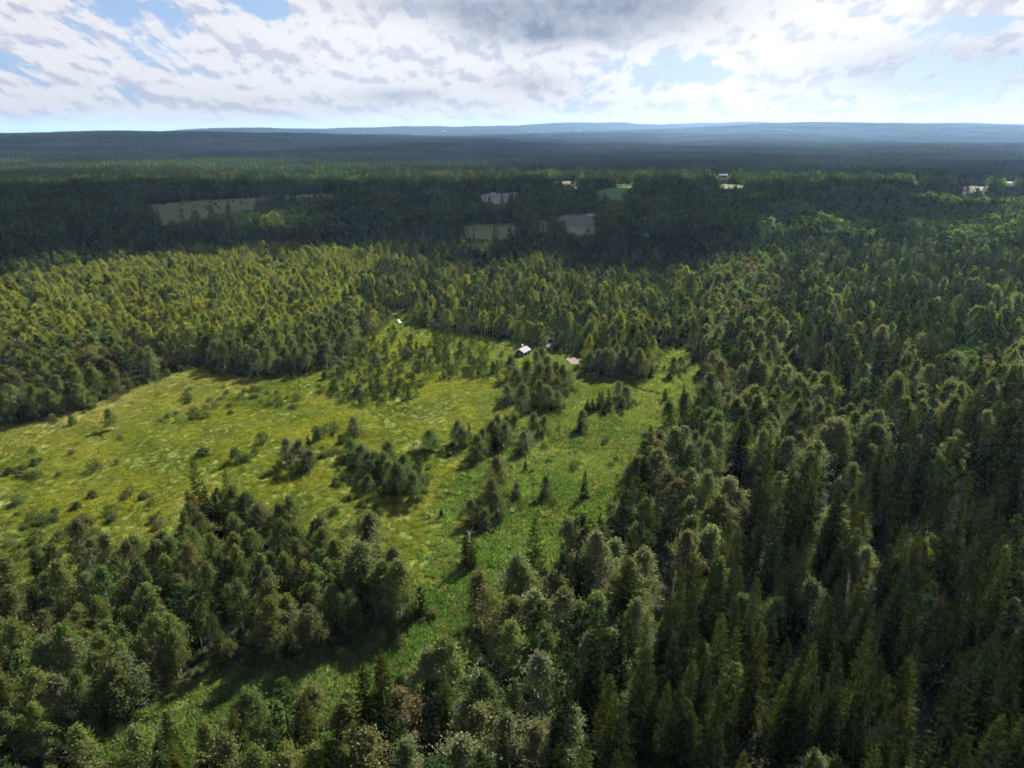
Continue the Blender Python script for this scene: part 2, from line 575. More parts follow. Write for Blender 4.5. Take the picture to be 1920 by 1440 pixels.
# open fields in the far wood (ground pixels)
FIELDS_PX = {
    'grazed': [(265, 386), (330, 379), (420, 375), (560, 367), (640, 361), (636, 371), (560, 382), (480, 393), (400, 401), (345, 418), (300, 424), (290, 400)],
    'rough': [(862, 428), (880, 421), (960, 418), (985, 424), (975, 438), (930, 446), (870, 446)],
    'ploughed': [(987, 416), (1035, 412), (1042, 424), (1030, 434), (992, 432)],
    'hay': [(1052, 411), (1122, 411), (1127, 420), (1122, 434), (1085, 438), (1056, 428)],
    'yard': [(890, 366), (940, 362), (978, 360), (985, 368), (975, 376), (940, 380), (893, 378)],
    'stubble': [(1030, 340), (1085, 339), (1084, 346), (1034, 347)],
    'fallow': [(1070, 349), (1088, 349), (1090, 361), (1075, 363)],
    'green': [(1100, 360), (1130, 354), (1190, 349), (1196, 352), (1188, 374), (1150, 378), (1112, 378)],
    'slope': [(1325, 346), (1375, 345), (1450, 354), (1440, 358), (1360, 354)],
    'lawn': [(1533, 417), (1560, 415), (1582, 420), (1575, 428), (1540, 430)],
    'paddock': [(1706, 424), (1745, 428), (1768, 431), (1766, 440), (1730, 438)],
    'pale': [(1780, 350), (1862, 349), (1858, 361), (1800, 364)],
    'drive': [(1206, 410), (1216, 408), (1218, 440), (1208, 440)],
    'lot': [(1041, 402), (1126, 402), (1128, 411), (1042, 411)],
    'glade': [(1270, 561), (1306, 558), (1304, 571), (1274, 573)],
    'roadside': [(-60, 492), (44, 488), (42, 502), (-60, 512)],
    'pasture': [(770, 366), (812, 363), (815, 371), (775, 374)],
}


def hull(pts):
    pts = sorted(set(pts))
    out = []
    for seq in (pts, pts[::-1]):
        h_ = []
        for p in seq:
            while len(h_) > 1 and (h_[-1][0] - h_[-2][0]) * (p[1] - h_[-2][1]) - (h_[-1][1] - h_[-2][1]) * (p[0] - h_[-2][0]) <= 0:
                h_.pop()
            h_.append(p)
        out += h_[:-1]
    return out


FIELDS = {k: hull([at(u, v) for u, v in p] + [at(u, v + (16 if v < 470 else 6)) for u, v in p]) for k, p in FIELDS_PX.items()}
# things far off that the photograph shows over the tree tops: (u from, u to, v of the lowest part seen)
SHOWN_PX = [(1156, 1190, 345), (1344, 1370, 333), (1186, 1224, 410), (1280, 1298, 402), (162, 194, 464), (248, 256, 444), (289, 297, 448), (914, 934, 368), (1884, 1906, 348),
            (1714, 1726, 347), (1042, 1124, 409), (1204, 1222, 440)]

W_LO, W_MID, W_HI, W_T = Waves(1, 5200, 12), Waves(2, 1900, 12), Waves(3, 700, 10), Waves(4, 26, 12)
W_M1, W_M2 = Waves(5, 5.2, 14), Waves(6, 2.1, 16)


def hill(x, y, u, dist, w, d, h):
    """a broad rise seen at photograph column u"""
    th = math.atan((u - CU) / F_PX * math.cos(PITCH))
    r, a = np.hypot(x, y), np.arctan2(x, y)
    return h * np.exp(-((a - th) * F_PX / w) ** 2 - ((r - dist) / d) ** 2)


def height(x, y):
    x, y = np.asarray(x, float), np.asarray(y, float)
    r = np.hypot(x, y)
    g = np.clip((r - 1700) / 3500, 0, 1)
    g = g * g * (3 - 2 * g)
    z = g * (9 * W_LO(x, y) + 9 * W_MID(x, y) + 4 * W_HI(x, y))
    f = np.clip((r - 7000) / 9000, 0, 1)
    z += f * (14 * W_LO(x * .6, y * .6) + 12 * W_MID(x * .5, y * .5))
    z += hill(x, y, 60, 6200, 420, 1500, 66) + hill(x, y, 460, 7500, 260, 1200, 40) + hill(x, y, 850, 9000, 420, 1500, 28)
    z += hill(x, y, 1250, 11000, 300, 2000, 36) + hill(x, y, 1760, 12500, 300, 2500, 95) + hill(x, y, 1500, 12400, 380, 2100, 112)
    z += hill(x, y, 420, 14880, 110, 1750, 131) + hill(x, y, 700, 16120, 170, 2100, 171) + hill(x, y, 960, 17360, 150, 2100, 155)
    z += hill(x, y, 1130, 16740, 120, 1750, 149) + hill(x, y, 1800, 18600, 420, 2800, 217) + hill(x, y, 1350, 18600, 200, 2100, 162)
    return np.maximum(z, -7.5)


# ------------------------------------------------------------------ the ground, to the horizon
NA = 720
ang = np.concatenate([np.linspace(R(-50), R(50), 520, endpoint=False), np.linspace(R(50), R(310), NA - 520, endpoint=False)])
rad = np.concatenate([[0.0], np.geomspace(30, 46000, 300)])
AA, RR = np.meshgrid(ang, rad)
gx, gy = (RR * np.sin(AA)).ravel(), (RR * np.cos(AA)).ravel()
gz = height(gx, gy)
in_c = inside(gx, gy, CLEAR)
dc = np.where(in_c, dist_line(gx, gy, CLEAR), 0)
gz -= 1.9 * np.clip((dc - 2) / 6, 0, 1)                     # the meadow sheet lies in this shallow hollow
i, j = np.meshgrid(np.arange(len(rad) - 1), np.arange(NA), indexing='ij')
i, j = i.ravel(), j.ravel()
jn = (j + 1) % NA
quads = np.stack([i * NA + j, i * NA + jn, (i + 1) * NA + jn, (i + 1) * NA + j], 1)
fa = np.clip((np.hypot(gx, gy) - 1500) / 1500, 0, 1)
ground = link('ground', mesh_np('ground', np.stack([gx, gy, gz], 1), quads[:, ::-1].copy(), [M_GROUND], smooth=True,
                                attrs={'far': ('POINT', 'FLOAT', fa)}))
tag(ground, 'forest floor running out to low hills on the horizon', 'ground', kind='structure')


def lush_at(x, y):
    ins = inside(x, y, LUSH)
    d = dist_line(x, y, LUSH)
    return np.clip(0.5 + np.where(ins, d, -d) / 16 + 0.25 * W_T(x, y), 0, 1)


def gold_at(x, y):
    u, v = to_pix(x, y, np.zeros_like(x))
    edge = np.exp(-((u - 200) / 260) ** 2 - ((v - 740 + (u - 200) * 0.30) / 55) ** 2)
    return np.clip(edge * 0.9 + 0.15 * W_T(x + 400, y), 0, 1)


def meadow_z(x, y):
    z = 0.05 * W_M1(x, y) + 0.035 * W_M2(x, y)
    dd = dist_line(x, y, DITCH, closed=False)
    return z + 0.30 - 1.9 * np.exp(-(dd / 0.9) ** 2)


cxy = np.array(CLEAR)
step = 1.0
mx_, my_ = np.meshgrid(np.arange(max(cxy[:, 0].min(), -230) - 2, cxy[:, 0].max() + 2, step), np.arange(cxy[:, 1].min() - 2, cxy[:, 1].max() + 2, step))
ny, nx = mx_.shape
fx, fy = mx_.ravel(), my_.ravel()
keepv = inside(fx, fy, CLEAR) | (dist_line(fx, fy, CLEAR) < 1.6)
edge_d = np.where(inside(fx, fy, CLEAR), dist_line(fx, fy, CLEAR), 0)
mz = meadow_z(fx, fy) * np.clip(edge_d / 3, 0.15, 1) + 0.02
kg = keepv.reshape(ny, nx)
ok = kg[:-1, :-1] & kg[1:, :-1] & kg[:-1, 1:] & kg[1:, 1:]
ii, jj = np.nonzero(ok)
idx = np.full(ny * nx, -1)
idx[keepv] = np.arange(keepv.sum())
q = np.stack([idx[ii * nx + jj], idx[ii * nx + jj + 1], idx[(ii + 1) * nx + jj + 1], idx[(ii + 1) * nx + jj]], 1)
meadow = link('meadow', mesh_np('meadow', np.stack([fx, fy, mz], 1)[keepv], q, [M_MEADOW], smooth=True,
                                attrs={'lush': ('POINT', 'FLOAT', lush_at(fx[keepv], fy[keepv])), 'gold': ('POINT', 'FLOAT', gold_at(fx[keepv], fy[keepv]))}))
tag(meadow, 'overgrown yellow-green meadow in the forest clearing', 'meadow', kind='structure')


def sheet(name, poly, mat, z, label, cat='field'):
    g = Geo()
    n = len(poly)
    g.add([(x, y, z) for x, y in poly], [tuple(range(n))])
    me = g.mesh(name, mat)
    if me.polygons[0].normal.z < 0:
        me.flip_normals()
    return tag(link(name, me), label, cat, kind='structure')


FM = {'grazed': ((0.17, 0.16, 0.085), (0.135, 0.155, 0.07), 0.3), 'rough': ((0.158, 0.173, 0.078), (0.222, 0.206, 0.094), 0.2), 'ploughed': ((0.237, 0.189, 0.158), (0.286, 0.237, 0.189), 0.3),
      'hay': ((0.189, 0.267, 0.094), (0.347, 0.286, 0.237), 0.5), 'yard': ((0.253, 0.237, 0.206), (0.347, 0.317, 0.286), 0.1), 'stubble': ((0.15, 0.14, 0.06), (0.17, 0.155, 0.075), 0.1),
      'fallow': ((0.411, 0.395, 0.395), (0.450, 0.450, 0.450), 0.1), 'green': ((0.085, 0.17, 0.04), (0.105, 0.20, 0.05), 0.25), 'slope': ((0.06, 0.09, 0.028), (0.08, 0.10, 0.034), 0.1),
      'lawn': ((0.08, 0.15, 0.04), (0.10, 0.17, 0.045), 0.1), 'paddock': ((0.07, 0.13, 0.035), (0.09, 0.15, 0.04), 0.1), 'pale': ((0.09, 0.083, 0.062), (0.115, 0.10, 0.075), 0.2),
      'drive': ((0.411, 0.411, 0.426), (0.450, 0.450, 0.450), 0.1), 'lot': ((0.16, 0.16, 0.12), (0.2, 0.19, 0.15), 0.1), 'glade': ((0.09, 0.115, 0.022), (0.07, 0.1, 0.02), 0.1), 'roadside': ((0.206, 0.206, 0.094), (0.253, 0.237, 0.109), 0.1),
      'pasture': ((0.189, 0.206, 0.094), (0.222, 0.206, 0.109), 0.1)}
FL = {'grazed': 'long brownish grazed field with scattered dark bushes', 'rough': 'rough olive meadow behind the dark wood', 'ploughed': 'brown ploughed strip beside the hay field',
      'hay': 'green and brown hay field below the parked vehicles', 'yard': 'greyish yard round the small white building', 'stubble': 'pale yellow stubble field far back',
      'fallow': 'pale grey bare field beside the far wood', 'green': 'bright green field behind the tall spruces', 'slope': 'thin green field on the far slope',
      'lawn': 'small green field between dark trees', 'paddock': 'bright green paddock at the edge of the dark wood', 'pale': 'pale dry field far back beside the tree groups',
      'drive': 'grey gravel drive leading up to the red sheds', 'lot': 'worn grey-green parking ground above the hay field', 'glade': 'small sunlit glade in the mixed wood', 'roadside': 'grassy verge along the road', 'pasture': 'narrow pasture between dark woods'}
for fi, (k, poly) in enumerate(FIELDS.items()):
    a, b_, s_ = FM[k]
    sheet('drive' if k == 'drive' else 'field', poly, field_mat('field_' + k, a, b_, s_, 0.3), 0.12 + 0.02 * fi, FL[k], 'drive' if k == 'drive' else 'field')
sheet('road', [at(-60, 500), at(42, 493), at(42, 499), at(-60, 508)], M_GRAVEL, 0.55, 'pale gravel road at the edge of the dark wood', 'road')
sheet('road', [at(886, 373.5), at(990, 371.5), at(990, 374.5), at(886, 376.5)], M_GRAVEL, 0.55, 'pale road passing below the small white building', 'road')
sand = []
for k in range(14):
    a = 2 * PI * k / 14
    sx, sy = at(1076, 679)
    rr = 4.2 * (1 + 0.25 * math.sin(3 * a + 1) + 0.15 * math.sin(5 * a))
    sand.append((sx + rr * 0.8 * math.cos(a), sy + rr * 1.5 * math.sin(a)))
sand_me = Geo()
sand_me.add([(x, y, 0.62) for x, y in sand] + [(x * 1.0, y, -0.4) for x, y in sand], [tuple(range(14))] + [(k, (k + 1) % 14, 14 + (k + 1) % 14, 14 + k) for k in range(14)])
tag(link('bare_ground', sand_me.mesh('bare_ground', M_SAND)), 'pinkish bare sandy patch beside the cabin birches', 'bare ground', kind='structure')


# ------------------------------------------------------------------ clouds whose shadows lie on the middle distance
def cloud_mat():
    m, t, b, o = new_mat('cloud_body')
    b.inputs['Base Color'].default_value = (0.9, 0.9, 0.92, 1)
    b.inputs['Roughness'].default_value = 1.0
    b.inputs['Specular IOR Level'].default_value = 0.0
    tr = t.n.new('ShaderNodeBsdfTranslucent')
    tr.inputs[0].default_value = (0.9, 0.9, 0.92, 1)
    mx = t.n.new('ShaderNodeMixShader')
    mx.inputs[0].default_value = 0.4
    t.l.new(b.outputs[0], mx.inputs[1])
    t.l.new(tr.outputs[0], mx.inputs[2])
    t.l.new(mx.outputs[0], o.inputs[0])
    return m


def ico(sub=1):
    p = (1 + 5 ** .5) / 2
    v = [(-1, p, 0), (1, p, 0), (-1, -p, 0), (1, -p, 0), (0, -1, p), (0, 1, p), (0, -1, -p), (0, 1, -p), (p, 0, -1), (p, 0, 1), (-p, 0, -1), (-p, 0, 1)]
    v = [Vector(x).normalized() for x in v]
    f = [(0, 11, 5), (0, 5, 1), (0, 1, 7), (0, 7, 10), (0, 10, 11), (1, 5, 9), (5, 11, 4), (11, 10, 2), (10, 7, 6), (7, 1, 8), (3, 9, 4), (3, 4, 2), (3, 2, 6),
         (3, 6, 8), (3, 8, 9), (4, 9, 5), (2, 4, 11), (6, 2, 10), (8, 6, 7), (9, 8, 1)]
    for _ in range(sub):
        c, nf = {}, []
        def mid(a, b):
            k = (min(a, b), max(a, b))
            if k not in c:
                c[k] = len(v)
                v.append(((v[a] + v[b]) / 2).normalized())
            return c[k]
        for a, b, d in f:
            x, y, z = mid(a, b), mid(b, d), mid(d, a)
            nf += [(a, x, z), (b, y, x), (d, z, y), (x, y, z)]
        f = nf
    return np.array([tuple(x) for x in v]), np.array(f)


# ground that lies in cloud shadow (photograph pixels at tree-top height)
SHADE_PX = [[(-700, 545), (0, 508), (200, 474), (330, 461), (640, 455), (860, 466), (960, 492), (1160, 520), (1290, 505), (1420, 470), (1560, 455), (1760, 432), (1960, 405), (2500, 400),
             (2500, 350), (1920, 345), (1500, 345), (1200, 338), (1000, 338), (830, 347), (560, 346), (300, 345), (0, 350), (-700, 350)],
            [(-1200, 291), (0, 291), (500, 289), (900, 287), (1150, 279), (1250, 268), (900, 262), (500, 258), (-1200, 256)]]
SHADE = [[at(u, v, 12.0 if s == 0 else 30.0) for u, v in poly] for s, poly in enumerate(SHADE_PX)]
iv, if_ = ico(1)
cv, cf, base_n = [], [], 0
for s, poly in enumerate(SHADE):
    CLOUD_Z = 1300.0 if s == 0 else 3000.0
    shade_off = (SUN_DIR.x / SUN_DIR.z * CLOUD_Z, SUN_DIR.y / SUN_DIR.z * CLOUD_Z)
    pa = np.array(poly)
    cell = 62.0 if s == 0 else 190.0
    X, Y = np.meshgrid(np.arange(pa[:, 0].min(), pa[:, 0].max(), cell), np.arange(pa[:, 1].min(), pa[:, 1].max(), cell))
    X, Y = X.ravel() + rng.uniform(-.4, .4, X.size) * cell, Y.ravel() + rng.uniform(-.4, .4, X.size) * cell
    lim = 2600 if s == 0 else 9000
    k = inside(X, Y, poly) & (np.abs(X) < lim) & (Y < lim * 1.6)
    X, Y = X[k], Y[k]
    hole = Waves(81 + s, 520 if s == 0 else 1800, 10)(X, Y) > (1.15 if s == 0 else 0.25)
    X, Y = X[~hole], Y[~hole]
    dd = dist_line(X, Y, poly)
    for x, y, d in zip(X, Y, dd):
        r_ = min(max(d * 0.9, cell * 0.30), cell * 1.0) * random.uniform(0.85, 1.15)
        puff = iv * np.array([r_, r_, r_ * 0.55]) * (1 + 0.15 * rng.uniform(-1, 1, (len(iv), 1)))
        puff[:, 2] = np.maximum(puff[:, 2], -0.2 * r_)
        cv.append(puff + np.array([x + shade_off[0], y + shade_off[1], CLOUD_Z + random.uniform(-20, 60)]))
        cf.append(if_ + base_n)
        base_n += len(iv)
clouds = link('clouds', mesh_np('clouds', np.concatenate(cv), np.concatenate(cf), [cloud_mat()], smooth=True))
tag(clouds, 'broken cumulus deck above the middle distance', 'clouds', kind='stuff')


# ------------------------------------------------------------------ tree meshes
def norm(a):
    return a / np.maximum(np.linalg.norm(a, axis=-1, keepdims=True), 1e-9)


def leaf_quads(c, a, b, la, lb):
    """diamond leaves at c, long axis a (half length la), short axis b (half width lb)"""
    la, lb = np.asarray(la).reshape(-1, 1), np.asarray(lb).reshape(-1, 1)
    v = np.stack([c - a * la, c + b * lb, c + a * la, c - b * lb], 1).reshape(-1, 3)
    f = np.arange(len(v)).reshape(-1, 4)
    return v, f


def rand_dirs(r, n):
    return norm(r.normal(size=(n, 3)))


def perp(r, a):
    return norm(np.cross(a, rand_dirs(r, len(a))))


def birch_data(seed, H=14.0, Wd=2.6, nb=46, per=6, leaves=16, size=0.175, low=0.2, sigma=0.34):
    r = np.random.default_rng(seed)
    lean = r.normal(0, 0.35, 2)
    def trunk(t):
        return np.array([lean[0] * t * t * 1.5 + 0.2 * math.sin(3 * t + seed), lean[1] * t * t * 1.5 + 0.2 * math.cos(2.4 * t + seed), t * H])
    g = Geo()
    ts = [0, .08, .25, .45, .65, .85, .97]
    g.tube([trunk(t) for t in ts], [0.17 * H / 14, .14 * H / 14, .12, .09, .06, .035, .015], 6, False)
    C = []
    for k in range(nb):
        t = low + (0.98 - low) * ((k + r.uniform(0, 1)) / nb)
        tt = (t - low) / (1 - low)
        L = Wd * (0.30 + 1.0 * math.sin(PI * min(1, (tt * 0.86 + 0.10)) ** 0.85)) * r.uniform(0.65, 1.15)
        L *= 0.30 + 0.70 * min(1, (1 - tt) * 2.2)
        az_ = k * 2.39996 + r.normal(0, 0.5)
        elv = R(62) * tt + R(22) + r.normal(0, 0.12)
        d = np.array([math.cos(az_) * math.cos(elv), math.sin(az_) * math.cos(elv), math.sin(elv)])
        p0 = trunk(t * 0.93)
        s = np.linspace(0, 1, 5)[:, None]
        br = p0 + d * L * s + np.array([0, 0, -0.28 * L]) * s ** 2.2
        if k % 2 == 0 and L > 0.8:
            g.tube(list(br[:4]), [0.035, 0.028, 0.018, 0.008], 4, False)
        sp = r.uniform(0.25, 1.05, per)[:, None]
        cc = p0 + d * L * sp + np.array([0, 0, -0.28 * L]) * sp ** 2.2
        C.append(cc + r.normal(0, 0.16 * L ** .5, cc.shape))
    C = np.concatenate(C)
    n = len(C)
    ctr = np.repeat(C, leaves, 0) + r.normal(0, sigma, (n * leaves, 3)) * np.array([1, 1, 1.15]) - np.array([0, 0, 0.15])
    a = rand_dirs(r, len(ctr)) * np.array([1, 1, 0.8]) + np.array([0, 0, -0.55])
    a = norm(a)
    b = perp(r, a)
    sz = size * r.uniform(0.7, 1.35, len(ctr))
    v, f = leaf_quads(ctr, a, b, sz, sz * 0.62)
    clump = np.repeat(r.uniform(0, 1, n), leaves)
    lv = np.clip(0.6 * clump + 0.4 * r.uniform(0, 1, len(ctr)), 0, 1)
    return g, v, f, lv


def spruce_data(seed, H=19.0, Rm=1.9, dz=0.46, nbr=8, q=5.2, size=0.31, low=0.05):
    r = np.random.default_rng(seed)
    g = Geo()
    g.tube([(0, 0, 0), (0, 0, H * .3), (0, 0, H * .7), (0, 0, H * .98)], [0.19 * H / 19, .15 * H / 19, .075, .015], 6, False)
    c, a, b, la, lb, lv = [], [], [], [], [], []
    z = low * H
    fat = r.uniform(0.68, 0.88)
    while z < H - 0.15:
        t = z / H
        n = nbr + int(r.integers(-1, 2)) if t < 0.93 else 4
        for k in range(n):
            az_ = r.uniform(0, 2 * PI)
            L = (Rm * (1 - t) ** fat * (0.72 + 0.28 * min(1, t / 0.15)) + 0.10) * r.uniform(0.62, 1.18)
            elv = R(-22) + R(58) * t ** 2.0 + r.normal(0, 0.10)
            h = np.array([math.cos(az_), math.sin(az_), 0.0])
            side = np.array([-math.sin(az_), math.cos(az_), 0.0])
            m = int(3 + L * q)
            s = np.sort(r.uniform(0.12, 1.0, m))
            s[-1] = 1.0
            pos = h * (L * s[:, None]) * math.cos(elv) + np.array([0, 0, 1.0]) * (L * (math.sin(elv) * s + 0.22 * s ** 3))[:, None]
            pos[:, 2] += z + r.normal(0, 0.05, m)
            sg = np.where(r.uniform(0, 1, m) < .5, -1, 1)[:, None]
            dirs = norm(h * 1.0 + side * sg * r.uniform(0.2, 0.95, (m, 1)) + np.array([0, 0, 1.0]) * r.normal(-0.25, 0.22, (m, 1)))
            up = norm(np.array([0, 0, 1.0]) + h * 0.35 + r.normal(0, 0.45, (m, 3)))
            bb = norm(np.cross(dirs, up))
            k_ = size * (0.40 + 0.62 * (1 - t)) * r.uniform(0.7, 1.3, m)
            c.append(pos + dirs * (k_ * 0.5)[:, None])
            a.append(dirs)
            b.append(bb)
            la.append(k_)
            lb.append(k_ * r.uniform(0.34, 0.5, m))
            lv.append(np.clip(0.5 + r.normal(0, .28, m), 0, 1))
        z += dz * r.uniform(0.75, 1.25) * (0.62 + 0.5 * (1 - t))
    c, a, b, la, lb, lv = map(np.concatenate, (c, a, b, la, lb, lv))
    v, f = leaf_quads(c, a, b, la, lb)
    return g, v, f, lv


def pine_data(seed, H=14.0, Wd=2.1, nb=40, per=5, needles=12, size=0.27, low=0.28):
    r = np.random.default_rng(seed)
    g = Geo()
    bend = r.normal(0, 0.25, 2)
    def trunk(t):
        return np.array([bend[0] * math.sin(2.5 * t), bend[1] * math.sin(2.2 * t), t * H])
    g.tube([trunk(t) for t in (0, .2, .5, .8, .98)], [0.17 * H / 14, .14 * H / 14, .10, .05, .015], 6, False)
    C, O = [], []
    for k in range(nb):
        t = low + (0.985 - low) * ((k + r.uniform(0, .6)) / nb)
        tt = (t - low) / (1 - low)
        L = Wd * (0.55 + 0.45 * math.sin(PI * min(1, tt * 0.9 + 0.15))) * (1 - tt ** 2.4 * 0.82) * r.uniform(0.6, 1.15)
        az_ = k * 2.39996 + r.normal(0, .45)
        elv = R(8) + R(48) * tt + r.normal(0, .12)
        d = np.array([math.cos(az_) * math.cos(elv), math.sin(az_) * math.cos(elv), math.sin(elv)])
        p0 = trunk(t * .95)
        if L > 0.7:
            g.tube([p0, p0 + d * L * .5, p0 + d * L * .9 + np.array([0, 0, .12 * L])], [.04, .028, .012], 4, False)
        m = per if L > 0.8 else 3
        s = np.concatenate([r.uniform(0.4, 1.0, m - 1), [1.0]])[:, None]
        C.append(p0 + d * L * s + np.array([0, 0, .16 * L]) * s ** 2 + r.normal(0, .18, (m, 3)) * np.array([1, 1, .5]))
        O.append(np.repeat(d[None], m, 0))
    C, O = np.concatenate(C), np.concatenate(O)
    n = len(C)
    dirs = norm(rand_dirs(r, n * needles) + 0.75 * np.repeat(O, needles, 0) + np.array([0, 0, 0.35]))
    sz = size * r.uniform(.75, 1.25, n * needles)
    ctr = np.repeat(C, needles, 0) + dirs * sz[:, None] * 0.8
    v, f = leaf_quads(ctr, dirs, perp(r, dirs), sz, sz * 0.34)
    lv = np.clip(.55 * np.repeat(r.uniform(0, 1, n), needles) + .45 * r.uniform(0, 1, n * needles), 0, 1)
    return g, v, f, lv


def bush_data(seed, H=2.2, Wd=1.5, n=60, leaves=10, size=0.15):
    r = np.random.default_rng(seed)
    g = Geo()
    C = []
    for k in range(n):
        az_, t = r.uniform(0, 2 * PI), r.uniform(0.15, 1) ** .7
        rr = Wd * r.uniform(.2, 1) ** .6 * math.sin(PI * (0.25 + 0.65 * t)) * (1 + .25 * math.sin(3 * az_ + seed))
        p = np.array([rr * math.cos(az_), rr * math.sin(az_), H * t * (1 - 0.25 * (rr / Wd) ** 2)])
        C.append(p)
        if k % 5 == 0:
            g.tube([(0.1 * math.cos(az_), .1 * math.sin(az_), -0.1), tuple(p * .55), tuple(p)], [.035, .02, .008], 4, False)
    C = np.array(C)
    ctr = np.repeat(C, leaves, 0) + r.normal(0, .20 * Wd / 1.5, (n * leaves, 3))
    ctr[:, 2] = np.maximum(ctr[:, 2], .05)
    a = norm(rand_dirs(r, len(ctr)) + np.array([0, 0, .3]))
    sz = size * r.uniform(.7, 1.3, len(ctr))
    v, f = leaf_quads(ctr, a, perp(r, a), sz, sz * .55)
    lv = np.clip(.6 * np.repeat(r.uniform(0, 1, n), leaves) + .4 * r.uniform(0, 1, len(ctr)), 0, 1)
    return g, v, f, lv


def tuft_data(seed, n=34, h=0.55, w=0.5, broad=0.07):
    r = np.random.default_rng(seed)
    az_ = r.uniform(0, 2 * PI, n)
    lean = r.uniform(.15, .95, n)
    base = np.stack([np.cos(az_) * r.uniform(0, w, n), np.sin(az_) * r.uniform(0, w, n), np.zeros(n)], 1)
    az2 = az_ + r.normal(0, .8, n)
    d = norm(np.stack([np.cos(az2) * lean, np.sin(az2) * lean, 1 - .45 * lean], 1))
    hh = h * r.uniform(.45, 1.1, n) * 0.5
    v, f = leaf_quads(base + d * hh[:, None], d, perp(r, d), hh, broad * r.uniform(.7, 1.4, n))
    return v, f, r.uniform(0, 1, n)


def two_meshes(name, data, leaf_m, bark_m):
    g, v, f, lv = data
    crown = mesh_np(name + '_crown', v, f, [leaf_m], attrs={'leafvar': ('FACE', 'FLOAT', lv)})
    trunk = g.mesh(name + '_trunk', bark_m, True)
    return trunk, crown


def joined(name, data, leaf_m, bark_m):
    g, v, f, lv = data
    gv, gf = np.array([tuple(p) for p in g.v]), np.array([q_ for q_ in g.f if len(q_) == 4])
    me = mesh_np(name, np.concatenate([v, gv]), np.concatenate([f, gf + len(v)]), [leaf_m, bark_m],
                 np.concatenate([np.zeros(len(f)), np.ones(len(gf))]), attrs={'leafvar': ('FACE', 'FLOAT', np.concatenate([lv, np.zeros(len(gf))]))})
    return me


NV = 6
SP = {}                                                      # near meshes: species -> list of (data)
SP['birch'] = [birch_data(10 + k, H=14, Wd=[3.1, 3.5, 2.6, 3.7, 3.1, 2.8][k], nb=[48, 54, 44, 56, 50, 46][k], low=[.17, .12, .24, .15, .20, .25][k]) for k in range(NV)]
SP['spruce'] = [spruce_data(30 + k, H=19, Rm=[2.6, 2.95, 2.2, 2.75, 2.4, 3.1][k], low=[.05, .04, .10, .06, .08, .03][k]) for k in range(NV)]
SP['pine'] = [pine_data(50 + k, H=14, Wd=[2.6, 2.9, 2.3, 2.7, 2.4, 2.8][k], low=[.28, .22, .32, .15, .36, .25][k]) for k in range(NV)]
LEAF = {'birch': M_BIRCH, 'spruce': M_SPRUCE, 'pine': M_PINE}
BARK = {'birch': M_BARK_BIRCH, 'spruce': M_BARK_DARK, 'pine': M_BARK_PINE}
H0 = {'birch': 14.0, 'spruce': 19.0, 'pine': 14.0}
PARTS = {s: [two_meshes(s, d, LEAF[s], BARK[s]) for d in SP[s]] for s in SP}
LOD = {'birch': [birch_data(110 + k, H=14, Wd=[3.4, 3.9, 2.9, 4.1][k], nb=28, per=3, leaves=5, size=.46, sigma=.46) for k in range(4)],
       'spruce': [spruce_data(130 + k, H=19, Rm=[2.6, 2.9, 2.3, 2.8][k], dz=.85, nbr=6, q=1.6, size=.66) for k in range(4)],
       'pine': [pine_data(150 + k, H=14, Wd=[2.1, 2.4, 1.9, 2.2][k], nb=22, per=3, needles=5, size=.55) for k in range(4)]}


def source_collection(name, meshes):
    c = bpy.data.collections.new(name)
    for k, me in enumerate(meshes):
        c.objects.link(bpy.data.objects.new('%s_%02d' % (name, k), me))
    return c


SRC = {s: source_collection(s + '_source', [joined(s + '_tree', d, LEAF[s], BARK[s]) for d in SP[s]]) for s in SP}
MID = {'birch': [birch_data(110 + k, H=14, Wd=[3.4, 3.9, 2.9, 4.1][k], nb=40, per=4, leaves=8, size=.29, sigma=.42) for k in range(4)],
       'spruce': [spruce_data(130 + k, H=19, Rm=[2.6, 2.9, 2.3, 2.8][k], dz=.6, nbr=6, q=2.8, size=.42) for k in range(4)],
       'pine': [pine_data(150 + k, H=14, Wd=[2.4, 2.7, 2.2, 2.5][k], nb=32, per=4, needles=8, size=.38) for k in range(4)]}
SRC_MID = {s: source_collection(s + '_mid_source', [joined(s + '_mid', d, LEAF[s], BARK[s]) for d in MID[s]]) for s in MID}
SRC_LOD = {s: source_collection(s + '_light_source', [joined(s + '_light', d, LEAF[s], BARK[s]) for d in LOD[s]]) for s in LOD}


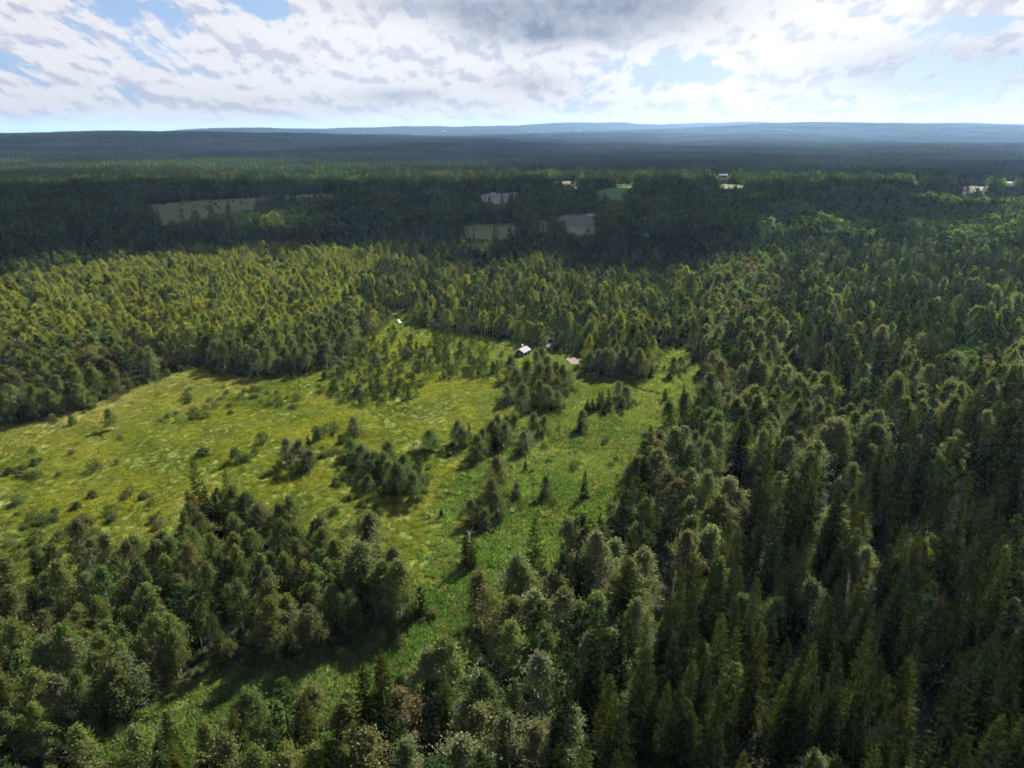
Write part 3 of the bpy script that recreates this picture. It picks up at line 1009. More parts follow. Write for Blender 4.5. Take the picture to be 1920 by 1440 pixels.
def scatter(name, pts, rot, scl, idx, tint, coll, label, cat):
    """one object of kind stuff: instances of the collection's meshes on points"""
    n = len(pts)
    me = bpy.data.meshes.new(name)
    me.vertices.add(n)
    me.vertices.foreach_set('co', np.asarray(pts, np.float32).ravel())
    for nm, typ, data in (('rot', 'FLOAT', rot), ('scl', 'FLOAT_VECTOR', scl), ('tint', 'FLOAT_VECTOR', tint), ('pick', 'FLOAT', idx)):
        a = me.attributes.new(nm, typ, 'POINT')
        a.data.foreach_set('vector' if typ == 'FLOAT_VECTOR' else 'value', np.asarray(data, np.float32).ravel())
    me.update()
    o = link(name, me)
    ng = bpy.data.node_groups.new(name + '_nodes', 'GeometryNodeTree')
    ng.interface.new_socket('Geometry', in_out='INPUT', socket_type='NodeSocketGeometry')
    ng.interface.new_socket('Geometry', in_out='OUTPUT', socket_type='NodeSocketGeometry')
    gi, go = ng.nodes.new('NodeGroupInput'), ng.nodes.new('NodeGroupOutput')
    ci = ng.nodes.new('GeometryNodeCollectionInfo')
    ci.inputs['Collection'].default_value = coll
    ci.inputs['Separate Children'].default_value = True
    ci.inputs['Reset Children'].default_value = True
    ip = ng.nodes.new('GeometryNodeInstanceOnPoints')
    ip.inputs['Pick Instance'].default_value = True
    def named(nm, typ):
        nd = ng.nodes.new('GeometryNodeInputNamedAttribute')
        nd.data_type = typ
        nd.inputs[0].default_value = nm
        return nd.outputs[0]
    cx = ng.nodes.new('ShaderNodeCombineXYZ')
    ng.links.new(named('rot', 'FLOAT'), cx.inputs[2])
    ng.links.new(gi.outputs[0], ip.inputs['Points'])
    ng.links.new(ci.outputs[0], ip.inputs['Instance'])
    ng.links.new(named('pick', 'FLOAT'), ip.inputs['Instance Index'])
    ng.links.new(cx.outputs[0], ip.inputs['Rotation'])
    ng.links.new(named('scl', 'FLOAT_VECTOR'), ip.inputs['Scale'])
    ng.links.new(ip.outputs[0], go.inputs[0])
    o.modifiers.new('scatter', 'NODES').node_group = ng
    return tag(o, label, cat, kind='stuff')


# ------------------------------------------------------------------ the woods: where each tree stands
# zones in photograph pixels, read at crown height: (outline, birch, spruce, pine shares, tint list, density)
T = {'gold': (0.190, 0.192, 0.040), 'olive': (0.100, 0.117, 0.033), 'grey': (0.112, 0.122, 0.059), 'brown': (0.102, 0.098, 0.040), 'green': (0.072, 0.106, 0.030),
     'rust': (0.14, 0.085, 0.020), 'pale': (0.130, 0.140, 0.076), 'spruce': (0.016, 0.023, 0.0045), 'spruce_l': (0.042, 0.052, 0.008), 'pine': (0.036, 0.060, 0.022), 'pine_l': (0.050, 0.077, 0.025)}
ZONES = [
    ('the tall dark spruce wood', [(1980, 690), (1750, 800), (1570, 880), (1430, 930), (1330, 1000), (1260, 1110), (1140, 1215), (1010, 1340), (940, 1480), (940, 1800), (2600, 1800), (2600, 690)],
     (.12, .81, .07), ['pale', 'pale', 'green', 'olive'], 5.2),
    ('the mixed wood along the right of the clearing', [(1300, 640), (1330, 480), (1440, 465), (1460, 560), (1450, 650), (1560, 730), (1700, 690), (1980, 610), (1980, 690), (1750, 800), (1570, 880), (1430, 930), (1330, 1000), (1260, 1110), (1140, 1215),
                             (1010, 1340), (940, 1480), (940, 1800), (660, 1800), (660, 1300), (740, 1200), (950, 1030), (1130, 900), (1300, 690)],
     (.66, .18, .16), ['olive', 'grey', 'grey', 'brown', 'green', 'pale'], 5.9),
    ('the conifers far right', [(1440, 465), (2500, 420), (2500, 700), (1980, 610), (1700, 690), (1560, 730), (1450, 650), (1460, 560)], (.20, .50, .30), ['grey', 'pale', 'olive'], 5.0),
    ('the golden birches far left', [(-900, 560), (0, 515), (330, 462), (640, 455), (720, 475), (640, 560), (560, 610), (300, 620), (-900, 680)], (.90, .06, .04), ['gold', 'gold', 'gold', 'olive'], 4.3),
    ('the birches behind the meadow', [(-900, 680), (300, 620), (560, 610), (640, 560), (720, 600), (690, 680), (560, 720), (-900, 900)], (.86, .08, .06), ['olive', 'olive', 'grey', 'brown'], 4.9),
    ('the mixed wood behind the cabin', [(720, 475), (900, 470), (1330, 480), (1300, 690), (900, 660), (720, 600), (640, 560)], (.50, .08, .42), ['olive', 'olive', 'gold', 'grey', 'brown'], 4.4),
    ('the birch stand in the lower left', [(-900, 1000), (0, 1000), (800, 900), (800, 1250), (300, 1330), (-900, 1480)], (.80, .17, .03), ['olive', 'olive', 'green', 'grey', 'brown'], 4.3),
    ('the trees along the bottom edge', [(-900, 1300), (300, 1300), (700, 1200), (700, 1900), (-900, 1900)], (.66, .26, .08), ['olive', 'olive', 'green', 'brown', 'grey'], 4.3),
]
RCROWN = {'birch': 12.0, 'spruce': 14.0, 'pine': 12.0}
HALF = R(43)


def jitter_grid(r0, r1, cell, keep):
    x1 = r1 * math.sin(HALF)
    X, Y = np.meshgrid(np.arange(-x1, x1, cell), np.arange(r0 * math.cos(HALF), r1, cell))
    X, Y = X.ravel(), Y.ravel()
    X = X + rng.uniform(-.47, .47, X.size) * cell
    Y = Y + rng.uniform(-.47, .47, X.size) * cell
    r_, a_ = np.hypot(X, Y), np.abs(np.arctan2(X, Y))
    k = (r_ >= r0) & (r_ < r1) & (a_ < HALF + 12 / np.maximum(r_, 40))
    X, Y = X[k], Y[k]
    k = keep(X, Y)
    return X[k], Y[k]


CABIN = at(980, 668)
SHED = at(1031, 658)
CAR = at(748, 606)
KEEP_OUT = [(*CABIN, 6.5), (*SHED, 3.5), (*CAR, 5.0), (*at(1076, 679), 6.5)]
BUILT = []                                                   # far houses and vehicles, filled in below: (x, y, radius)
for u, v, rr in [(1166, 341, 14), (1185, 346, 8), (1356, 333, 16), (1197, 405, 10), (1216, 402, 10), (1289, 402, 10), (175, 463, 10), (252, 445, 6), (293, 446, 6), (925, 364, 9), (1895, 347, 16), (1720, 346, 8)]:
    BUILT.append((*at(u, v), rr))


W_E1, W_E2 = Waves(71, 55, 12), Waves(72, 55, 12)


def open_ground(X, Y):
    k = ~inside(X, Y, CLEAR)
    wob = np.clip(np.hypot(X, Y) / 150, .5, 6)
    XW, YW = X + wob * W_E1(X, Y), Y + wob * W_E2(X, Y)
    for p in FIELDS.values():
        pa = np.array(p)
        b = (X > pa[:, 0].min()) & (X < pa[:, 0].max()) & (Y > pa[:, 1].min()) & (Y < pa[:, 1].max())
        if b.any():
            ins = np.zeros(X.shape, bool)
            ins[b] = inside(XW[b], YW[b], p)
            k &= ~ins
    for x, y, rr in KEEP_OUT + BUILT:
        k &= np.hypot(X - x, Y - y) > rr
    return k




def lower_tops(X, Y, H, grow=1.0):
    """trees before a field or a farm are young enough to look over, or were felled"""
    H = H.copy()
    ju, jv, stay = 7 * W_E1(X, Y) + rng.normal(0, 2, X.size), 2.4 * W_E2(X, Y) + rng.normal(0, 1, X.size), rng.uniform(0, 1, X.size) > .03
    for _ in range(9):
        U, V = to_pix(X, Y, H)
        Ub, Vb = to_pix(X, Y, np.zeros_like(H))
        bad = np.zeros(X.shape, bool)
        for k, p in FIELDS_PX.items():
            pa = np.array(p)
            UJ, VJ = U + ju, V + jv
            b = (UJ > pa[:, 0].min()) & (UJ < pa[:, 0].max()) & (VJ > pa[:, 1].min()) & (VJ < pa[:, 1].max()) & stay
            if b.any():
                bad[b] |= inside(UJ[b], VJ[b], p)
        for u0, u1, vb in SHOWN_PX:
            bad |= (U > u0 - 2) & (U < u1 + 2) & (V < vb) & (Vb > vb)
        H[bad] *= .72
        bad_n = bad
    return H, ~bad_n & (H > 4.5)


X, Y = jitter_grid(55, 720, 3.0, open_ground)
U, V = to_pix(X, Y, np.full(X.size, 11.0))
zone = np.full(X.size, -1)
for zi, z_ in enumerate(ZONES):
    zone[(zone < 0) & inside(U, V, z_[1])] = zi
cell = np.array([z_[4] for z_ in ZONES] + [4.6])[zone]
ok = rng.uniform(0, 1, X.size) < (3.0 / cell) ** 2
X, Y, zone = X[ok], Y[ok], zone[ok]
share = np.array([z_[2] for z_ in ZONES] + [(.25, .55, .20)])[zone]
W_SP = Waves(21, 38, 10)
pick = np.clip(rng.uniform(0, 1, X.size) + 0.10 * W_SP(X, Y), 0, .999)
spec = np.where(pick < share[:, 0], 0, np.where(pick < share[:, 0] + share[:, 1], 1, 2))
NAMES = ['birch', 'spruce', 'pine']
hrel = rng.normal(1.0, 0.15, X.size) + 0.05 * W_SP(X + 900, Y)
Hh = np.where(spec == 0, 12.8, np.where(spec == 1, 16.5, 13.4)) * np.clip(hrel, .5, 1.35)
big_spruce = (zone == 0) & (spec == 1)
Hh[big_spruce] *= 1.10 * np.clip(rng.normal(1, .15, big_spruce.sum()), .6, 1.35)
Hh[(zone == 2) & (spec == 1)] *= 1.05
Hh[zone == 3] *= 0.92
Hh[zone == 5] *= 0.92
Hh[zone == 1] *= 1.08
Hh[(spec == 1) & (zone >= 3)] *= 0.78
under = rng.uniform(0, 1, X.size) < 0.10
Hh[under] *= rng.uniform(.4, .7, under.sum())
Hh, okk = lower_tops(X, Y, Hh)
X, Y, zone, spec, Hh = X[okk], Y[okk], zone[okk], spec[okk], Hh[okk]
tint = np.zeros((X.size, 3))
for i_ in range(X.size):
    if spec[i_] == 0:
        names = ZONES[zone[i_]][3] if zone[i_] >= 0 else ['olive', 'green']
        c = T[names[rng.integers(len(names))]]
        if rng.uniform() < 0.003:
            c = T['brown']
    elif spec[i_] == 1:
        c = T['spruce'] if rng.uniform() < .66 else T['spruce_l']
    else:
        c = T['pine'] if rng.uniform() < .6 else T['pine_l']
    tint[i_] = c
tint[(zone == 1) & (spec == 0)] *= 1.12
tint[(zone == 2) & (spec != 1)] *= 1.2
tint *= np.clip(rng.normal(1, .13, (X.size, 1)), .6, 1.5) * np.clip(rng.normal(1, .05, (X.size, 3)), .8, 1.2)
rot = rng.uniform(0, 2 * PI, X.size)
var = rng.integers(0, NV, X.size)
wide = np.clip(rng.normal(1, .10, X.size), .75, 1.3)
wide *= np.array([1.12, 1.4, 1.2, 1.02, 1.2, 1.08, 1.08, 1.12, 1.2])[zone]
wide[(spec == 1) & (zone == 1)] *= .82
dist = np.hypot(X, Y)

# the 300 nearest of each species that stand in the frame become single trees
up_, vp_ = to_pix(X, Y, Hh)
seen = (up_ > 2) & (up_ < 1918) & (vp_ < 1438)
single = np.zeros(X.size, bool)
LIMIT = {0: 200, 1: 270, 2: 250}
tall_enough = Hh > np.array([8.0, 10.0, 8.0])[spec]
for s in range(3):
    c = np.nonzero(seen & tall_enough & (spec == s))[0]
    c = c[np.argsort(dist[c])][:LIMIT[s]]
    single[c] = True

near = ~single
MASS = {'birch': 'mass of olive birches filling the woods round the clearing', 'spruce': 'mass of dark spruces filling the woods round the clearing', 'pine': 'mass of green pines filling the woods round the clearing'}
for s in range(3):
    nm = NAMES[s]
    for part in (0, 1):
        k = near & (spec == s) & ((dist < 330) if part == 0 else (dist >= 330))
        sc_ = Hh[k] / H0[nm]
        scatter(nm + '_forest', np.stack([X[k], Y[k], np.full(k.sum(), -.05)], 1), rot[k], np.stack([sc_ ** .6 * wide[k], sc_ ** .6 * wide[k], sc_], 1), var[k] % (NV if part == 0 else 4), tint[k],
                SRC[nm] if part == 0 else SRC_MID[nm], MASS[nm] + (', near part' if part == 0 else ', farther part'), 'forest')

TONE = {'gold': 'golden', 'olive': 'olive', 'grey': 'grey-green', 'brown': 'brownish', 'green': 'green', 'rust': 'rust-orange', 'pale': 'pale'}


def single_tree(nm, x, y, h, rz, v_, tn, wd, label, group, z=-.05):
    root = bpy.data.objects.new(nm + '_tree', None)
    COL.objects.link(root)
    s_ = h / H0[nm]
    root.location, root.rotation_euler, root.scale = (x, y, z), (0, 0, rz), (s_ ** .6 * wd, s_ ** .6 * wd, s_)
    root.empty_display_size = 0.5
    tr, cr = PARTS[nm][v_]
    o = bpy.data.objects.new('trunk', tr)
    COL.objects.link(o)
    o.parent = root
    o = bpy.data.objects.new('crown', cr)
    COL.objects.link(o)
    o.parent = root
    o['tint'] = [float(c) for c in tn]
    tag(root, label, nm + ' tree', group)
    return root


def tone_of(tn):
    t0 = np.array(tn) / np.linalg.norm(tn)
    return min(TONE, key=lambda k_: np.linalg.norm(t0 - np.array(T[k_]) / np.linalg.norm(T[k_])) + 1.5 * abs(np.linalg.norm(tn) - np.linalg.norm(T[k_])))


ORD = ['first', 'second', 'third', 'fourth', 'fifth', 'sixth', 'seventh', 'eighth', 'ninth', 'tenth', 'eleventh', 'twelfth', 'thirteenth', 'fourteenth', 'fifteenth', 'sixteenth',
       'seventeenth', 'eighteenth', 'nineteenth', 'twentieth']


def nth(k):
    k += 1
    return ORD[k - 1] if k <= 20 else '%d%s' % (k, 'th' if 10 < k % 100 < 14 else {1: 'st', 2: 'nd', 3: 'rd'}.get(k % 10, 'th'))


COLS = ['far left', 'left', 'inner left', 'centre left', 'centre right', 'inner right', 'right', 'far right']
ROWS = [(900, 'in the upper wood'), (1000, 'at mid height'), (1080, 'below mid height'), (1160, 'in the lower part'), (1230, 'low down'), (1300, 'lower still'), (1365, 'near the bottom'), (9999, 'along the bottom')]
cells = {}
for i_ in np.nonzero(single)[0]:
    nm = NAMES[spec[i_]]
    ref = [12.8, 18, 13.4][spec[i_]]
    size_w = 'tall' if Hh[i_] > 1.12 * ref else ('small' if Hh[i_] < .85 * ref else 'mid-sized')
    tone = TONE[tone_of(tint[i_])] if nm == 'birch' else ('dark' if nm == 'spruce' else 'blue-green')
    u_, v_ = to_pix(X[i_], Y[i_], Hh[i_])
    colw = COLS[int(np.clip(u_ // 240, 0, 7))]
    roww = next(w_ for lim_, w_ in ROWS if v_ < lim_)
    cells.setdefault((size_w, tone, nm, roww, colw), []).append((float(u_), i_))
for (size_w, tone, nm, roww, colw), lst in cells.items():
    lst.sort()
    for k_, (u_, i_) in enumerate(lst):
        zn = ZONES[zone[i_]][0] if zone[i_] >= 0 else 'the far wood'
        what = '%s %s %s' % (size_w, tone, nm)
        if len(lst) == 1:
            lb = '%s, the only one topping out %s, %s' % (what, roww, colw)
        else:
            lb = '%s, %s from left of those topping out %s, %s' % (what, nth(k_), roww, colw)
        single_tree(nm, X[i_], Y[i_], Hh[i_], rot[i_], int(var[i_]), tint[i_], wide[i_], lb, '%s trees of %s' % (nm, zn))

# the wood farther out, on lighter meshes
X, Y = jitter_grid(720, 1650, 5.2, open_ground)
r_ = np.hypot(X, Y)
ok = rng.uniform(0, 1, X.size) < np.clip(1.15 - (r_ - 720) / 2600, .6, 1)
X, Y, r_ = X[ok], Y[ok], r_[ok]
U, V = to_pix(X, Y, np.full(X.size, 11.0))
pk = rng.uniform(0, 1, X.size) + .22 * Waves(31, 120, 10)(X, Y)
broad = np.exp(-((U - 1330) / 260) ** 2 - ((V - 400) / 55) ** 2) * .55 + np.exp(-((U - 1750) / 200) ** 2 - ((V - 400) / 40) ** 2) * .5
spec2 = np.where(pk < .22 + broad, 0, np.where(pk < .85, 1, 2))
W_H = Waves(32, 60, 10)
H2 = np.where(spec2 == 0, 17, np.where(spec2 == 1, 21, 18)) * np.clip(rng.normal(1, .15, X.size) + .16 * W_H(X, Y), .45, 1.6)
H2, okk = lower_tops(X, Y, H2)
X, Y, spec2, H2 = X[okk], Y[okk], spec2[okk], H2[okk]
t2 = np.array([T['green'], T['spruce_l'], T['pine']])[spec2] * np.array([1.35, 1.15, 1.3])[spec2][:, None] * np.clip(rng.normal(1, .15, (X.size, 1)), .6, 1.5)
gold_ = (spec2 == 0) & (rng.uniform(0, 1, X.size) < .35)
t2[gold_] = T['olive']
for s in range(3):
    k = spec2 == s
    nm = NAMES[s]
    sc_ = H2[k] / H0[nm]
    wd = np.clip(rng.normal(1.2, .18, k.sum()), .8, 1.7) * (1.5 if s == 0 else 1.2)
    scatter('distant_%s_forest' % nm, np.stack([X[k], Y[k], np.full(k.sum(), -.05)], 1), rng.uniform(0, 6.28, k.sum()), np.stack([sc_ ** .6 * wd, sc_ ** .6 * wd, sc_], 1),
            rng.integers(0, 4, k.sum()), t2[k], SRC_LOD[nm], 'distant %s wood between the fields in cloud shadow' % nm, 'forest')


# far canopy: patches of small trees
def canopy_patch(seed, size, count, far):
    r = np.random.default_rng(seed)
    vs_, fs_, cs_, n0 = [], [], [], 0
    iv0, if0 = ico(0)
    for _ in range(count):
        x, y = r.uniform(-size / 2, size / 2, 2)
        conifer = r.uniform() < .72
        h = (17 if conifer else 14) * np.clip(r.normal(1, .16), .6, 1.5)
        if conifer:
            m, w_ = 5, r.uniform(1.7, 2.5)
            a = np.arange(m) * 2 * PI / m + r.uniform(0, 6)
            ring = lambda rad_, z_: np.stack([np.cos(a) * rad_, np.sin(a) * rad_, np.full(m, z_)], 1) * (1 + .12 * r.normal(size=(m, 1)) * np.array([1, 1, 0]))
            v = np.concatenate([ring(w_, h * .12), ring(w_ * .75, h * .45), [[0, 0, h]]])
            f = []
            for k in range(m):
                kn = (k + 1) % m
                f += [(k, kn, m + kn), (k, m + kn, m + k), (m + k, m + kn, 2 * m)]
            f = np.array(f)
            c = np.array([.021, .031, .012]) * np.clip(r.normal(1, .22), .5, 1.7)
        else:
            w_ = r.uniform(2.2, 3.6)
            v = iv0 * np.array([w_, w_, h * .42]) * (1 + .18 * r.normal(size=(len(iv0), 1))) + np.array([0, 0, h * .56])
            f = if0
            c = np.array([.050, .067, .024]) * np.clip(r.normal(1, .25), .5, 1.7)
        vs_.append(v + np.array([x, y, 0]))
        fs_.append(f + n0)
        cs_.append(np.repeat(np.append(c, 1.0)[None], len(v), 0))
        n0 += len(v)
    return mesh_np('canopy_patch', np.concatenate(vs_), np.concatenate(fs_), [M_FAR], attrs={'treecol': ('POINT', 'FLOAT_COLOR', np.concatenate(cs_))})


SRC_P = source_collection('canopy_patch', [canopy_patch(200 + k, 44, 105, False) for k in range(6)])
SRC_Q = source_collection('canopy_patch_far', [canopy_patch(220 + k, 150, 620, True) for k in range(4)])


def far_keep(X, Y):
    k = open_ground(X, Y)
    Z = height(X, Y)
    U, V = to_pix(X, Y, Z)
    for x, y, rr in BUILT:
        k &= np.hypot(X - x, Y - y) > rr + 26
    for u0, u1, vb in SHOWN_PX:
        k &= ~((U > u0 - 14) & (U < u1 + 14) & (V > vb - 2) & (V < vb + 9))
    return k


W_C1, W_C2 = Waves(41, 900, 12), Waves(42, 2600, 12)
for nm, r0, r1, cell_, src, nv in (('far_forest', 1650, 6500, 40.0, SRC_P, 6), ('horizon_forest', 6500, 19000, 138.0, SRC_Q, 4)):
    X, Y = jitter_grid(r0, r1, cell_, far_keep)
    Z = height(X, Y)
    U, V = to_pix(X, Y, Z + 10)
    base_t = 1.1 + .42 * W_C1(X, Y) + .25 * W_C2(X, Y) + rng.normal(0, .12, X.size)
    sun_tint_band = np.exp(-((V - 312) / 14) ** 2) * np.clip((1000 - U) / 300, 0, 1)  # paints sunlight on a far strip: canopy tint raised beyond its birch tone
    tt = np.stack([base_t * (1 + 2.6 * sun_tint_band), base_t * (1 + 2.5 * sun_tint_band), base_t * (1 + .5 * sun_tint_band)], 1)
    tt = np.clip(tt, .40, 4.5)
    hs = np.clip(1 + .14 * W_C1(X + 3000, Y), .6, 1.5)
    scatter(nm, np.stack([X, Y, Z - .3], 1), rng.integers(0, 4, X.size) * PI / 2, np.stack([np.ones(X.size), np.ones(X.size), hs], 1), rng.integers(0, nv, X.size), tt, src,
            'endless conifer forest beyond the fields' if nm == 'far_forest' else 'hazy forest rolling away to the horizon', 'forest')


# ------------------------------------------------------------------ trees standing in the clearing: (kind, u, foot v, top v, tint)
CLUMPS = {
    'the birch clump below the cabin': [('birch', 1003, 704, 656, 'olive'), ('birch', 1016, 694, 648, 'olive'), ('birch', 1024, 712, 664, 'grey'), ('birch', 986, 716, 668, 'green'), ('birch', 957, 714, 663, 'olive'), ('birch', 980, 776, 713, 'grey'), ('birch', 993, 742, 672, 'olive'), ('birch', 1017, 766, 710, 'green'),
                                        ('birch', 1030, 750, 680, 'brown'), ('birch', 1057, 744, 680, 'olive'), ('birch', 1028, 771, 722, 'olive'), ('birch', 952, 762, 720, 'grey'),
                                        ('birch', 1047, 768, 733, 'grey'), ('birch', 1007, 748, 676, 'olive'), ('birch', 1066, 735, 694, 'olive'), ('spruce', 1032, 774, 750, 'spruce'),
                                        ('birch', 968, 744, 690, 'olive'), ('birch', 1042, 735, 676, 'brown')],
    'the spruce row left of the ditch': [('spruce', 1101, 776, 748, 'spruce'), ('spruce', 1110, 777, 747, 'spruce'), ('spruce', 1122, 770, 733, 'spruce'), ('spruce', 1128, 764, 731, 'spruce_l'),
                                         ('spruce', 1140, 771, 731, 'spruce'), ('spruce', 1133, 781, 752, 'spruce'), ('birch', 1162, 753, 714, 'pale'), ('birch', 1174, 760, 722, 'grey'),
                                         ('birch', 1168, 770, 744, 'brown')],
    'the trees behind the ditch': [('birch', 1104, 700, 655, 'olive'), ('birch', 1122, 704, 652, 'grey'), ('birch', 1137, 706, 650, 'olive'), ('birch', 1150, 708, 656, 'pale'), ('birch', 1166, 703, 648, 'olive'),
                                   ('birch', 1178, 700, 650, 'grey'), ('birch', 1200, 712, 652, 'brown'), ('birch', 1212, 704, 658, 'olive'), ('spruce', 1220, 712, 683, 'spruce'), ('spruce', 1228, 701, 690, 'spruce'),
                                   ('spruce', 1245, 697, 684, 'spruce'), ('birch', 1260, 710, 668, 'grey'), ('birch', 1280, 698, 668, 'olive'), ('spruce', 1246, 755, 728, 'spruce')],
    'the open group in mid meadow': [('birch', 998, 816, 773, 'grey'), ('birch', 1017, 819, 778, 'olive'), ('birch', 962, 821, 776, 'olive'), ('birch', 935, 830, 773, 'grey'), ('spruce', 929, 848, 806, 'spruce'),
                                     ('birch', 915, 843, 797, 'olive'), ('birch', 856, 833, 786, 'grey'), ('spruce', 880, 836, 793, 'spruce'), ('birch', 895, 866, 813, 'olive'), ('birch', 808, 848, 800, 'green'),
                                     ('birch', 1093, 807, 766, 'olive'), ('spruce', 1085, 816, 782, 'spruce'), ('birch', 985, 852, 806, 'pale'), ('birch', 990, 838, 802, 'grey'), ('birch', 905, 852, 802, 'olive'), ('birch', 922, 838, 784, 'olive'), ('birch', 868, 842, 798, 'green'), ('birch', 945, 842, 790, 'grey')],
    'the birch group left of mid meadow': [('birch', 667, 822, 780, 'grey'), ('birch', 673, 880, 828, 'green'), ('birch', 688, 892, 845, 'olive'), ('birch', 710, 894, 843, 'olive'), ('birch', 732, 888, 826, 'olive'),
                                           ('pine', 787, 898, 857, 'pine_l'), ('birch', 750, 936, 863, 'green'), ('birch', 778, 940, 880, 'green'), ('birch', 688, 924, 890, 'olive'), ('birch', 700, 905, 862, 'green'),
                                           ('birch', 738, 915, 858, 'olive'), ('birch', 764, 920, 872, 'grey'), ('birch', 722, 902, 846, 'olive'), ('birch', 660, 862, 822, 'green'), ('birch', 742, 930, 880, 'olive'), ('birch', 680, 870, 832, 'olive'), ('birch', 756, 900, 850, 'green')],
    'the brownish birches above the stream strip': [('birch', 935, 926, 853, 'brown'), ('birch', 920, 966, 892, 'brown'), ('birch', 937, 976, 926, 'olive'), ('birch', 888, 985, 935, 'brown'), ('birch', 907, 996, 957, 'brown'),
                                                    ('birch', 968, 936, 906, 'grey'), ('birch', 1026, 936, 892, 'green')],
    'the pair left on the open meadow': [('birch', 538, 876, 820, 'pale'), ('birch', 562, 884, 824, 'grey'), ('birch', 578, 884, 840, 'grey'), ('spruce', 580, 852, 816, 'spruce')],
    'the end of the lower left stand': [('birch', 750, 1168, 1040, 'olive'), ('birch', 722, 1160, 1042, 'olive'), ('birch', 697, 1135, 998, 'grey'), ('birch', 672, 1150, 1038, 'green'), ('birch', 690, 1062, 955, 'grey'),
                                        ('birch', 640, 1120, 1010, 'olive'), ('spruce', 790, 1158, 1093, 'spruce'), ('spruce', 737, 1204, 1133, 'spruce_l')],
}
for where, lst in CLUMPS.items():
    order = {}
    for k_, (nm, u, v, vt, tn) in sorted(enumerate(lst), key=lambda e: e[1][1]):
        order.setdefault(nm, []).append(k_)
    for k_, (nm, u, v, vt, tn) in enumerate(lst):
        x, y = at(u, v)
        tz = CAM_H + pix_dir(u, vt).z / pix_dir(u, vt).y * y
        n_, p_ = len(order[nm]), order[nm].index(k_)
        tone = TONE.get(tn, 'dark' if nm == 'spruce' else 'green')
        lb = 'only %s in %s' % (nm, where) if n_ == 1 else '%s %s, %s %s from the left in %s' % (tone, nm, ORD[p_], nm, where)
        c = np.array(T[tn]) * np.clip(rng.normal(1, .1), .8, 1.25)
        wd = rng.uniform(1.2, 1.5) if nm == 'birch' else rng.uniform(1.0, 1.25)
        single_tree(nm, x, y, max(tz, 2.0), rng.uniform(0, 6.28), int(rng.integers(0, NV)), c, wd, lb, where, z=0.1)
for k_, (u, x, y) in enumerate(sorted([(u_, *at(u_, v_)) for u_, v_ in [(612, 712), (628, 735), (640, 700), (655, 722), (662, 690), (676, 742), (688, 668), (695, 712), (706, 690), (712, 735), (724, 660), (731, 705), (740, 640), (748, 728), (760, 676),
                                                                           (768, 655), (781, 700), (792, 668), (806, 690), (818, 650), (835, 672), (848, 700), (866, 662), (884, 690), (902, 670), (925, 700), (940, 672)]])):
    single_tree('birch', x, y, float(rng.uniform(3.5, 7.5)), rng.uniform(0, 6.28), int(rng.integers(0, NV)), np.array(T[['olive', 'green', 'grey'][k_ % 3]]) * rng.uniform(.85, 1.1), rng.uniform(1.15, 1.5),
                'small young birch, %s from the left among the saplings left of the cabin' % nth(k_), 'young birches left of the cabin', z=0.1)
LONE = [('spruce', 1095, 938, 882, 'spruce', 'lone dark spruce casting a long shadow on the green clearing'), ('spruce', 875, 1062, 985, 'spruce', 'dark spruce standing in the stream strip beside the broken white birch'),
        ('spruce', 985, 885, 863, 'spruce_l', 'small spruce sapling alone in mid clearing'), ('spruce', 828, 973, 953, 'spruce', 'tiny dark spruce on the yellow meadow'),
        ('birch', 212, 807, 766, 'olive', 'round bushy lone birch on the left meadow'), ('birch', 376, 1010, 925, 'rust', 'rust-orange birch in the lower left stand'),
        ('spruce', 887, 1068, 1008, 'spruce_l', 'slim spruce close beside the dark stream strip spruce')]
for nm, u, v, vt, tn, lb in LONE:
    x, y = at(u, v)
    tz = CAM_H + pix_dir(u, vt).z / pix_dir(u, vt).y * y
    single_tree(nm, x, y, max(tz, 1.5), rng.uniform(0, 6.28), int(rng.integers(0, NV)), T[tn], 1.35 if 'bushy' in lb else 1.0, lb, None, z=0.1)

# broken, bleached birch
g = Geo()
g.tube([(0, 0, 0), (.1, .05, 3.5), (.25, .1, 6.8)], [.17, .13, .09], 7)
sx, sy = at(879, 1044)
snag = link('dead_birch', None, loc=(sx, sy, .1))
tag(snag, 'broken bleached birch trunk with forked bare limbs above dark spruce', 'dead tree')
link('trunk', g.mesh('dead_trunk', M_DEADWOOD, True), snag)
for pts in ([(.25, .1, 6.7), (.9, .1, 7.6), (1.2, 0, 8.6)], [(.25, .1, 6.6), (-.5, .2, 7.3), (-1.2, .2, 7.5)], [(.2, .1, 6.2), (.9, .3, 6.7), (1.5, .4, 6.8)]):
    g = Geo()
    g.tube(pts, [.07, .05, .02], 5)
    link('limb', g.mesh('dead_limb', M_DEADWOOD, True), snag)

M_SNAG = bark('dead_spruce_wood', (0.10, 0.085, 0.075), (0.17, 0.15, 0.135))
